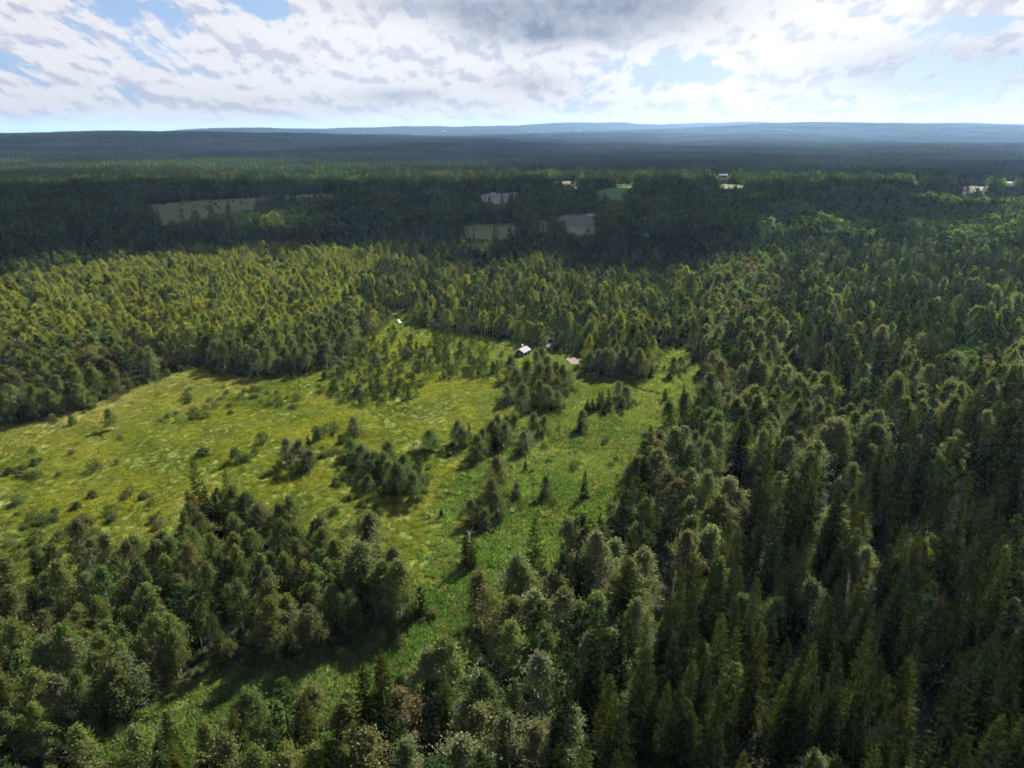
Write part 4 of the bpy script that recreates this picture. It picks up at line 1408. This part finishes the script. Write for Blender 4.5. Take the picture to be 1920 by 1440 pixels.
# dead standing spruces in the right-hand woods
for k_, (u, vt, h_) in enumerate([(1600, 1070, 17), (1432, 1010, 15), (1745, 985, 17), (1262, 1062, 14), (1508, 842, 15), (1830, 1120, 16), (1350, 905, 13), (1690, 760, 15)]):
    x, y = at(u, vt, h_)
    ds = link('dead_spruce', None, loc=(x, y, 0), rz=rng.uniform(0, 6.28))
    ds.rotation_euler = (rng.normal(0, .04), rng.normal(0, .04), rng.uniform(0, 6.28))
    tag(ds, 'grey dead spruce, %s from the left of those in the right-hand woods' % ['fifth', 'third', 'seventh', 'first', 'fourth', 'eighth', 'second', 'sixth'][k_], 'dead tree', 'dead spruces')
    g = Geo()
    g.tube([(0, 0, 0), (.05, 0, h_ * .5), (.1, .05, h_)], [.18, .12, .03], 6)
    link('trunk', g.mesh('dead_spruce_trunk', M_SNAG, True), ds)
    g = Geo()
    for b_ in range(70):
        t_ = rng.uniform(.25, .97)
        a_, L_ = rng.uniform(0, 6.28), 2.0 * (1 - t_) ** .7 * rng.uniform(.4, 1.1) + .15
        p_ = Vector((.1 * t_, .05 * t_, h_ * t_))
        d_ = Vector((math.cos(a_), math.sin(a_), rng.uniform(-.35, .1)))
        g.tube([p_, p_ + d_ * L_ * .6, p_ + d_ * L_ + Vector((0, 0, -.1 * L_))], [.04, .028, .012], 3, False)
    link('branches', g.mesh('dead_spruce_branches', M_SNAG), ds)

# ------------------------------------------------------------------ bushes and saplings in the clearing
BUSH = [bush_data(300 + k, H=[2.2, 1.6, 2.8, 1.3, 2.0][k], Wd=[1.5, 1.4, 1.6, 1.7, 1.2][k]) for k in range(5)]
BUSH_ME = [joined('willow_bush', d, M_BIRCH, M_BARK_DARK) for d in BUSH]
SAP = [pine_data(330 + k, H=4.0, Wd=1.0, nb=22, per=3, needles=9, size=.18, low=.06) for k in range(4)]
SAP_ME = [joined('pine_sapling', d, M_PINE, M_BARK_PINE) for d in SAP]
BUSH_ZONES = [('the brown thicket upper left of the meadow', [(285, 735), (430, 728), (440, 790), (300, 800)], 26), ('the thicket before the birches', [(440, 728), (560, 722), (555, 775), (450, 778)], 20),
              ('the dense thicket left of the cabin', [(585, 690), (690, 660), (790, 690), (790, 745), (680, 770), (600, 740)], 85), ('the bushes between the meadow groups', [(590, 800), (660, 800), (670, 870), (600, 860)], 26),
              ('the low scrub round the birch group', [(630, 860), (800, 850), (830, 960), (700, 970), (620, 930)], 55), ('the scrub along the lower left stand', [(0, 950), (280, 915), (330, 985), (180, 1030), (0, 1060)], 55),
              ('the scrub far left on the meadow', [(0, 850), (240, 820), (240, 880), (0, 910)], 12), ('the green scrub east of mid meadow', [(950, 780), (1120, 760), (1200, 790), (1150, 880), (1000, 900)], 18),
              ('the scrub before the lower stand', [(590, 960), (680, 930), (690, 990), (620, 1030)], 12)]
def pts_in(poly, n):
    pa = np.array(poly, float)
    out = []
    while len(out) < n:
        u, v = rng.uniform(pa[:, 0].min(), pa[:, 0].max()), rng.uniform(pa[:, 1].min(), pa[:, 1].max())
        if inside(np.array([u]), np.array([v]), poly)[0]:
            x, y = at(u, v)
            if all(math.hypot(x - a, y - b) > r_ for a, b, r_ in KEEP_OUT):
                out.append((u, x, y))
    return sorted(out)


for where, poly, n in BUSH_ZONES:
    for k_, (u, x, y) in enumerate(pts_in(poly, n)):
        o = link('willow_bush', BUSH_ME[rng.integers(0, 5)], loc=(x, y, .15), rz=rng.uniform(0, 6.28))
        s_ = rng.uniform(.5, 1.25)
        o.scale = (s_ * 1.1, s_ * 1.1, s_)
        tn = [T['olive'], T['green'], T['brown'], T['grey'], T['green']][rng.integers(0, 5)]
        o['tint'] = [float(c) for c in np.array(tn) * rng.uniform(.6, 1.0)]
        tag(o, 'low willow bush, %s from the left in %s' % (nth(k_), where), 'bush', 'bushes of ' + where)
for (u, vb, vt, wd, lb) in [(137, 798, 780, 1.2, 'small round bush left of the bushy lone birch'), (443, 868, 832, 1.9, 'big green bush on the open meadow left of the pair'), (463, 866, 845, 1.2, 'bush leaning on the big green meadow bush'),
                            (383, 855, 840, 2.4, 'wide low dark bush on the open meadow'), (478, 856, 842, 1.0, 'small upright bush beside the big green meadow bush'), (493, 832, 814, 1.3, 'loose bush above the big green meadow bush'),
                            (597, 827, 797, 1.4, 'tall bush right above the open meadow pair'), (43, 884, 866, 1.2, 'dark bush near the left edge of the meadow'), (65, 874, 860, 1.1, 'brown bush right of the dark left edge bush'),
                            (177, 885, 868, 1.6, 'spreading bush low on the left meadow')]:
    x, y = at(u, vb)
    tz = CAM_H + pix_dir(u, vt).z / pix_dir(u, vt).y * y
    o = link('willow_bush', BUSH_ME[rng.integers(0, 5)], loc=(x, y, .15), rz=rng.uniform(0, 6.28))
    o.scale = (wd, wd, max(tz, 1) / 2.2)
    o['tint'] = [float(c) for c in np.array(T['green']) * .8]
    tag(o, lb, 'bush')
SAP_ZONES = [('the young pines left of the cabin', [(770, 625), (940, 640), (950, 720), (800, 715), (740, 680)], 120), ('the young pines below the white car', [(660, 640), (770, 620), (780, 690), (690, 700)], 55),
             ('the saplings on the thicket edge', [(600, 700), (790, 700), (780, 760), (640, 765)], 60)]
for where, poly, n in SAP_ZONES:
    for k_, (u, x, y) in enumerate(pts_in(poly, n)):
        o = link('pine_sapling', SAP_ME[rng.integers(0, 4)], loc=(x, y, .1), rz=rng.uniform(0, 6.28))
        s_ = rng.uniform(.55, 1.5)
        o.scale = (s_, s_, s_ * rng.uniform(.9, 1.2))
        o['tint'] = [float(c) for c in np.array(T['pine_l']) * rng.uniform(.7, 1.1) * np.array([1.05, 1.1, .8])]
        tag(o, 'green pine sapling, %s from the left of %s' % (nth(k_), where), 'pine sapling', where)

# brushwood along the wood's edge and round the feet of the clumps
SRC_B = source_collection('brush_source', BUSH_ME)
bx_, by_ = [], []
cl_a = np.array(CLEAR)
for k_ in range(len(CLEAR)):
    p0, p1 = cl_a[k_], cl_a[(k_ + 1) % len(CLEAR)]
    n_ = int(np.hypot(*(p1 - p0)) * 1.5)
    t_ = rng.uniform(0, 1, n_)[:, None]
    pp = p0 + (p1 - p0) * t_ + rng.normal(0, 1, (n_, 2)) * 2.2
    bx_.append(pp[:, 0])
    by_.append(pp[:, 1])
for lst in CLUMPS.values():
    for nm, u, v, vt, tn in lst:
        x, y = at(u, v)
        n_ = 4
        bx_.append(x + rng.normal(0, 2.4, n_))
        by_.append(y + rng.normal(0, 2.4, n_))
bx_, by_ = np.concatenate(bx_), np.concatenate(by_)
ok = (np.abs(bx_) < 400) & (dist_line(bx_, by_, DITCH, closed=False) > 2.5)
for x, y, rr in KEEP_OUT:
    ok &= np.hypot(bx_ - x, by_ - y) > rr * .8
bx_, by_ = bx_[ok], by_[ok]
bs_ = rng.uniform(.35, 1.15, bx_.size)
bt_ = np.array([T['green'], T['olive'], T['brown']])[rng.integers(0, 3, bx_.size)] * rng.uniform(.6, 1.1, (bx_.size, 1))
scatter('undergrowth', np.stack([bx_, by_, np.full(bx_.size, .1)], 1), rng.uniform(0, 6.28, bx_.size), np.stack([bs_, bs_, bs_ * rng.uniform(.8, 1.5, bx_.size)], 1), rng.integers(0, 5, bx_.size), bt_, SRC_B,
        'low brushwood along the edges of the clearing', 'undergrowth')

# grass tussocks and tall herbs
def tuft_mesh(k, **kw):
    v, f, lv = tuft_data(k, **kw)
    return mesh_np('tuft', v, f, [M_GRASS], attrs={'leafvar': ('FACE', 'FLOAT', lv)})


SRC_T = source_collection('grass_tuft', [tuft_mesh(400 + k, n=30, h=.62, w=.6, broad=.045) for k in range(5)])
SRC_L = source_collection('herb_clump', [tuft_mesh(420 + k, n=46, h=.9, w=.7, broad=.085) for k in range(5)])
def in_clear(n_per):
    x0, x1, y0, y1 = max(cxy[:, 0].min(), -215), cxy[:, 0].max(), cxy[:, 1].min(), cxy[:, 1].max()
    n = int((x1 - x0) * (y1 - y0) * n_per)
    X, Y = rng.uniform(x0, x1, n), rng.uniform(y0, y1, n)
    k = inside(X, Y, CLEAR)
    return X[k], Y[k]


X, Y = in_clear(2.2)
lu = lush_at(X, Y)
W_P, W_P2 = Waves(61, 34, 14), Waves(62, 7, 30)
for nm, msk, src, lb in (('meadow_grass', rng.uniform(0, 1, X.size) > lu, SRC_T, 'yellow-green grass tussocks covering the meadow'), ('tall_herbs', rng.uniform(0, 1, X.size) < lu, SRC_L, 'lush green herbs covering the stream strip')):
    x, y = X[msk], Y[msk]
    p = np.clip(.5 + .30 * W_P(x, y) + .07 * W_P2(x, y) + rng.normal(0, .18, x.size), 0, 1)[:, None]
    keep = (rng.uniform(0, 1, x.size) < .6 + .4 * p[:, 0]) & (dist_line(x, y, DITCH, closed=False) > 1.2) & (np.hypot(x - at(1076, 679)[0], y - at(1076, 679)[1]) > 5)
    x, y, p = x[keep], y[keep], p[keep]
    if nm == 'meadow_grass':
        tn = (1 - p) * np.array([.066, .088, .014]) + p * np.array([.175, .172, .026])
        gd = gold_at(x, y)[:, None]
        tn = tn * (1 - gd) + gd * np.array([.20, .18, .075])
        br = rng.uniform(0, 1, (x.size, 1)) < .06
        tn = np.where(br, np.array([.088, .06, .022]), tn)
    else:
        strip = (np.clip((235 - y) / 60, 0, 1) * np.clip((60 - x) / 60, .3, 1))[:, None]
        east = (1 - p) * np.array([.064, .092, .024]) + p * np.array([.135, .155, .056])
        tn = strip * ((1 - p) * np.array([.052, .090, .023]) + p * np.array([.100, .140, .050])) + (1 - strip) * east
        tan_ = rng.uniform(0, 1, (x.size, 1)) < .10 + .25 * np.clip(W_P(x + 70, y), 0, 1)[:, None] * (1 - strip)
        tn = np.where(tan_, np.array([.15, .13, .065]), tn)
    tn = tn * 1.28 * np.clip(rng.normal(1, .18, (x.size, 1)), .5, 1.6)
    s_ = rng.uniform(.6, 1.5, x.size)
    scatter(nm, np.stack([x, y, meadow_z(x, y) - .05], 1), rng.uniform(0, 6.28, x.size), np.stack([s_ * 1.2, s_ * 1.2, s_ * rng.uniform(.6, 1.15, x.size)], 1), rng.integers(0, 5, x.size), tn, src, lb, 'grass')


# ------------------------------------------------------------------ buildings
def house(name, loc, rz, Wd, L, wall, rise, label, wall_m, roof_m, windows=(), chimney=None, trim=True, over=.35, cat='house'):
    """gable at -Y, ridge along Y; windows: (side, along, z, width, height)"""
    root = link(name, None, loc=(loc[0], loc[1], loc[2] if len(loc) > 2 else 0), rz=rz)
    tag(root, label, cat)
    h2 = Wd / 2
    g = Geo()
    g.prism([(-h2, 0), (h2, 0), (h2, wall), (0, wall + rise), (-h2, wall)], 'y', -L / 2, L / 2)
    link('wall', g.mesh(name + '_wall', wall_m), root)
    sl = math.hypot(h2, rise)
    nx_, nz_ = rise / sl, h2 / sl
    ex, ez = h2 / sl * over, rise / sl * over
    t = .12
    for s in (-1, 1):
        g = Geo()
        a, b = (s * .002, wall + rise + .01), (s * (h2 + ex), wall - ez + .01)
        g.prism([a, b, (b[0] + s * nx_ * t, b[1] + nz_ * t), (a[0], a[1] + t / nz_)], 'y', -L / 2 - over, L / 2 + over)
        link('roof', g.mesh(name + '_roof', roof_m), root)
    if trim:
        for sx_ in (-1, 1):
            for sy_ in (-1, 1):
                g = Geo()
                g.box(sx_ * h2 - .09, sx_ * h2 + .09, sy_ * L / 2 - .09, sy_ * L / 2 + .09, 0, wall - .05)
                link('corner_board', g.mesh(name + '_corner', M_WHITE), root)
        for s in (-1, 1):
            g = Geo()
            a, b = (0, wall + rise - .16), (s * (h2 + ex), wall - ez - .16)
            g.prism([a, b, (b[0], b[1] + .15), (0, a[1] + .15)], 'y', -L / 2 - over - .04, -L / 2 - over + .01)
            link('barge_board', g.mesh(name + '_barge', M_WHITE), root)
    for side, al, z, w_, h_ in windows:
        g, p = Geo(), Geo()
        f_ = .10
        def bx(gg, a0, a1, z0, z1, d0, d1):
            if side in '-y+y':
                sg = -1 if side == '-y' else 1
                ys = sorted((sg * (L / 2 + d0), sg * (L / 2 + d1)))
                gg.box(a0, a1, ys[0], ys[1], z0, z1)
            else:
                sg = -1 if side == '-x' else 1
                xs = sorted((sg * (h2 + d0), sg * (h2 + d1)))
                gg.box(xs[0], xs[1], a0, a1, z0, z1)
        bx(g, al - w_ / 2 - f_, al + w_ / 2 + f_, z - f_, z, .003, .07)
        bx(g, al - w_ / 2 - f_, al + w_ / 2 + f_, z + h_, z + h_ + f_, .003, .07)
        bx(g, al - w_ / 2 - f_, al - w_ / 2, z, z + h_, .003, .07)
        bx(g, al + w_ / 2, al + w_ / 2 + f_, z, z + h_, .003, .07)
        bx(g, al - .03, al + .03, z, z + h_, .02, .06)
        bx(p, al - w_ / 2, al + w_ / 2, z, z + h_, .003, .02)
        wn = link('window', g.mesh(name + '_frame', M_WHITE), root)
        link('pane', p.mesh(name + '_pane', M_GLASS), wn)
    if chimney:
        cx_, cy_, ch = chimney
        g = Geo()
        g.box(cx_ - .32, cx_ + .32, cy_ - .32, cy_ + .32, wall * .6, wall + rise + ch)
        g.box(cx_ - .40, cx_ + .40, cy_ - .40, cy_ + .40, wall + rise + ch, wall + rise + ch + .15)
        link('chimney', g.mesh(name + '_chimney', M_BRICK), root)
    return root


house('log_cabin', (*CABIN, .1), R(-30), 4.6, 6.2, 2.9, 1.25, 'dark red cabin with pale roof and white-framed window in the clearing', M_RED, M_ROOF,
      [('-y', .35, 1.1, .85, 1.0), ('-x', -.8, 1.1, .8, .9), ('+x', .5, 1.1, .8, .9)], (-1.0, 1.6, .75), over=.45, cat='cabin')
house('garden_shed', (*SHED, .1), R(25), 2.6, 3.2, 2.1, .7, 'tiny grey shed with pale roof right of the cabin', M_DARKW, M_ROOF, [('-y', 0, .9, .6, .6)], trim=False, cat='shed')
FAR = [
    ('farmhouse', (1166, 341), 80, 8, 15, 4.2, 2.4, 'white-roofed farmhouse behind the bright green field', M_DARKW, M_ROOF, [('-x', -3, 1.4, 1, 1.3), ('-x', 2, 1.4, 1, 1.3)]),
    ('outbuilding', (1185, 346), 10, 4, 5, 3.2, 1.2, 'small white outbuilding right of the white-roofed farmhouse', M_WHITE, M_ROOF, [('-y', 0, 1.2, .9, 1)]),
    ('barn', (1356, 333), 70, 10, 19, 5, 3.2, 'far barn with brilliant white roof above the thin green field', M_RED, M_ROOF, [('-x', 2, 1.5, 1.2, 1.3)]),
    ('red_shed', (1197, 406), 55, 6.5, 8.5, 4.2, 2.2, 'red shed with pale roof left of the gravel drive', M_RED, M_ROOF, [('-y', 0, 2.2, 1.4, 1.5)]),
    ('red_shed', (1217, 403), -50, 7, 9, 4.6, 2.4, 'red shed with pale roof and white gable right of gravel drive', M_RED, M_ROOF, [('-y', 0, 3.2, 1.6, 1.5), ('-y', -1.6, 1.0, 1, 1.2)]),
    ('cottage', (1289, 404), 60, 6.5, 9, 3.6, 2.4, 'cottage roof peeping out of the dark trees right of red sheds', M_RED, M_ROOF, [('-y', 0, 1.4, 1, 1)]),
    ('house', (175, 466), 62, 7.5, 11, 4.8, 2.6, 'dark house with white trim among the trees at far left', M_DARKW, M_DARKW, [('-y', -1.5, 1.5, 1.0, 1.3), ('-y', 1.5, 1.5, 1.0, 1.3), ('-x', 0, 1.5, 1, 1.3)]),
    ('hut', (252, 446), 20, 3, 4, 3.2, 1.0, 'small pale hut half hidden right of the dark house', M_TEAL, M_ROOF, [('-y', 0, 1.0, .8, .9)]),
    ('hut', (293, 447), 0, 2.6, 3.4, 4.2, 1.0, 'narrow white hut at the edge of the dark wood', M_WHITE, M_ROOF, [('-y', 0, 1.6, .7, .9)]),
    ('kiosk', (925, 364.5), 75, 4, 7, 3.2, .7, 'small white building on the grey yard', M_WHITE, M_ROOF, [('-x', -1, 1.0, 2.2, 1.0), ('-x', 2.2, 1.0, .8, 1)]),
    ('hall', (1895, 348), 75, 12, 30, 5, 2.4, 'long white-roofed hall at the right edge beside pale field', M_WHITE, M_ROOF, [('-x', -6, 2, 1.5, 1.5), ('-x', 6, 2, 1.5, 1.5)]),
    ('house', (1720, 347), 40, 7, 9, 4.6, 2.2, 'pale house between the dark trees left of the pale field', M_WHITE, M_ROOF, [('-y', 0, 1.6, 1.1, 1.3)]),
]
for name, (u, v), deg, Wd, L, wall, rise, lb, wm, rm, win in FAR:
    x, y = at(u, v)
    house(name, (x, y, 0), R(deg), Wd, L, wall, rise, lb, wm, rm, win, (.8, 1.0, .7) if name in ('farmhouse', 'house', 'cottage') else None, trim=name not in ('kiosk', 'hall', 'hut', 'outbuilding'))


# ------------------------------------------------------------------ vehicles
def wheel(root, x, y, r_, w_):
    sg = 1 if y > 0 else -1
    g = Geo()
    n = 14
    g.prism([(x + r_ * math.cos(2 * PI * k / n), r_ + r_ * math.sin(2 * PI * k / n)) for k in range(n)], 'y', y - w_ / 2, y + w_ / 2)
    wh = link('wheel', g.mesh('tyre', M_TYRE), root)
    g = Geo()
    g.prism([(x + .6 * r_ * math.cos(2 * PI * k / n), r_ + .6 * r_ * math.sin(2 * PI * k / n)) for k in range(n)], 'y', y + sg * w_ / 2 * .9, y + sg * (w_ / 2 + .012))
    link('rim', g.mesh('rim', M_STEEL), wh)


def shell(stations):
    """stations: (x, half width, z0, z1) -> closed body with softened edges"""
    g = Geo()
    v, n = [], 8
    for x, w_, z0, z1 in stations:
        c = min(.12, (z1 - z0) * .25)
        v += [(x, -w_ + c, z0), (x, w_ - c, z0), (x, w_, z0 + c), (x, w_, z1 - c), (x, w_ - c * 1.3, z1), (x, -w_ + c * 1.3, z1), (x, -w_, z1 - c), (x, -w_, z0 + c)]
    f = [tuple(range(n))[::-1], tuple(range((len(stations) - 1) * n, len(stations) * n))]
    for i in range(len(stations) - 1):
        f += [(i * n + k, i * n + (k + 1) % n, (i + 1) * n + (k + 1) % n, (i + 1) * n + k) for k in range(n)]
    g.add(v, f)
    return g


def car(name, loc, rz, paint, label, detailed=True, group=None):
    """hatchback, nose at +X"""
    root = link(name, None, loc=loc, rz=rz)
    tag(root, label, 'car', group)
    link('body', shell([(-2.05, .74, .38, .80), (-1.95, .84, .26, .92), (-.9, .87, .22, .96), (.8, .87, .22, .97), (1.5, .85, .24, .90), (2.0, .76, .28, .74), (2.1, .60, .36, .64)]).mesh('car_body', paint, False), root)
    cab = shell([(-1.92, .62, .90, 1.02), (-1.45, .66, .90, 1.42), (-.6, .68, .90, 1.50), (.25, .66, .90, 1.46), (1.05, .68, .90, .99)])
    link('cabin', cab.mesh('car_cabin', M_GLASS), root)
    link('roof', shell([(-1.50, .60, 1.40, 1.47), (-.6, .63, 1.48, 1.55), (.28, .60, 1.44, 1.50)]).mesh('car_roof', paint), root)
    for x in (-1.28, 1.32):
        for y in (-.80, .80):
            wheel(root, x, y, .32, .2)
    for y in (-.56, .56):
        g = Geo()
        g.box(2.0, 2.09, y - .15, y + .15, .56, .70)
        link('headlight', g.mesh('headlight', M_LAMP), root)
    if detailed:
        g = Geo()
        g.box(2.06, 2.13, -.45, .45, .34, .52)
        link('grille', g.mesh('grille', M_TYRE), root)
        for y in (-.95, .95):
            g = Geo()
            g.box(.62, .80, y - .09, y + .09, .95, 1.07)
            link('mirror', g.mesh('mirror', paint), root)
        for y in (-.845, .845):
            g = Geo()
            g.box(-.55, -.45, y - .02, y + .02, .28, .93)
            link('door_seam', g.mesh('door_seam', M_TYRE), root)
    return root


car('parked_car', (*CAR, .15), R(-62), M_CARW, 'white hatchback parked nose first at the top end of the clearing')
PAINTS = [plain('silver_paint', (.55, .56, .58), .3, .05), M_CARW, plain('dark_blue_paint', (.04, .07, .16), .3, .05), plain('dark_red_paint', (.15, .03, .03), .35, .05), plain('grey_paint', (.2, .2, .21), .35, .05)]
lot = [(1046, 404.5, 4, 20), (1050, 406, 3, 70), (1057, 405, 1, 5), (1060, 407.2, 1, 0), (1064, 404.6, 0, 40), (1069, 406, 1, 30), (1073, 404.5, 0, 75), (1083, 405.5, 4, 10), (1090, 406, 2, 5)]
WORD = {0: 'silver', 1: 'white', 2: 'dark blue', 3: 'dark red', 4: 'grey'}
for k_, (u, v, p, deg) in enumerate(lot):
    car('parked_car', (*at(u, v), .12), R(deg), PAINTS[p], '%s car, %s from the left in the row above the hay field' % (WORD[p], ORD[k_]), False, 'cars parked above the hay field')
x, y = at(1113, 406)
bus = link('coach', None, loc=(x, y, .12), rz=R(-3))
tag(bus, 'long white coach with a dark window band above the hay field', 'coach')
link('body', shell([(-8.2, 1.15, .5, 3.0), (-8.0, 1.25, .35, 3.3), (7.8, 1.25, .35, 3.3), (8.2, 1.1, .45, 2.9)]).mesh('coach_body', M_CARW), bus)
for k_ in range(8):
    for s_ in (-1, 1):
        g = Geo()
        g.box(-7.5 + k_ * 1.9, -7.5 + k_ * 1.9 + 1.7, s_ * 1.255 - .012, s_ * 1.255 + .012, 1.75, 2.5)
        link('window', g.mesh('coach_window', M_GLASS), bus)
for xx in (-5.2, 5.6):
    for yy in (-1.17, 1.17):
        wheel(bus, xx, yy, .5, .3)
# lone dots of scrub on the grazed field
for k_, (u, x, y) in enumerate(pts_in([(300, 384), (600, 372), (560, 380), (340, 400)], 26)):
    o = link('willow_bush', BUSH_ME[rng.integers(0, 5)], loc=(x, y, .1), rz=rng.uniform(0, 6.28))
    s_ = rng.uniform(.8, 2.2)
    o.scale = (s_, s_, s_)
    o['tint'] = [float(c) for c in np.array(T['brown']) * .5]
    tag(o, 'dark bush on the grazed field, %s from the left' % nth(k_), 'bush', 'bushes on the grazed field')

# ------------------------------------------------------------------ wind turbines on the skyline
for k_, u in enumerate([565, 603, 617, 634, 641, 676, 685, 703, 719, 733, 763]):
    th = math.atan((u - CU) / F_PX * math.cos(PITCH))
    dd = 16200 + (k_ * 37 % 9) * 130
    x, y = dd * math.sin(th), dd * math.cos(th)
    z = float(height(np.array([x]), np.array([y]))[0])
    tb = link('wind_turbine', None, loc=(x, y, z), rz=rng.uniform(-.5, .5))
    tag(tb, 'faint wind turbine, %s from the left on the hazy skyline' % ORD[k_], 'wind turbine', 'wind turbines on the skyline')
    g = Geo()
    g.tube([(0, 0, -5), (0, 0, 110)], [3.2, 2.0], 8)
    link('tower', g.mesh('turbine_tower', M_TURB, True), tb)
    g = Geo()
    g.box(-2.2, 2.2, -4.5, 8, 109, 114)
    link('nacelle', g.mesh('turbine_nacelle', M_TURB), tb)
    a0 = rng.uniform(0, 2)
    for b_ in range(3):
        a = a0 + b_ * 2 * PI / 3
        ca, sa = math.cos(a), math.sin(a)
        g = Geo()
        g.tube([(2 * ca, -5.5, 111.5 + 2 * sa), (20 * ca, -5.5, 111.5 + 20 * sa), (58 * ca, -5.5, 111.5 + 58 * sa)], [1.2, 2.0, .4], 4)
        link('blade', g.mesh('turbine_blade', M_TURB), tb)

# ------------------------------------------------------------------ haze
HAZE_DENSITY = 3.3e-5
hm = bpy.data.materials.new('haze_air')
hm.use_nodes = True
ht = NT(hm.node_tree)
for n in list(ht.n):
    ht.n.remove(n)
ho = ht.n.new('ShaderNodeOutputMaterial')
pv = ht.n.new('ShaderNodeVolumePrincipled')
pv.inputs['Color'].default_value = (0.42, 0.66, 1.0, 1)
pv.inputs['Density'].default_value = HAZE_DENSITY
pv.inputs['Density Attribute'].default_value = ''
pv.inputs['Temperature Attribute'].default_value = ''
pv.inputs['Color Attribute'].default_value = ''
pv.inputs['Anisotropy'].default_value = 0.2
ht.l.new(pv.outputs[0], ho.inputs['Volume'])
g = Geo()
g.box(-47000, 47000, -47000, 47000, -9, 390)
hz_o = link('haze', g.mesh('haze', hm))
tag(hz_o, 'thin bluish haze over the whole landscape', 'haze', kind='stuff')
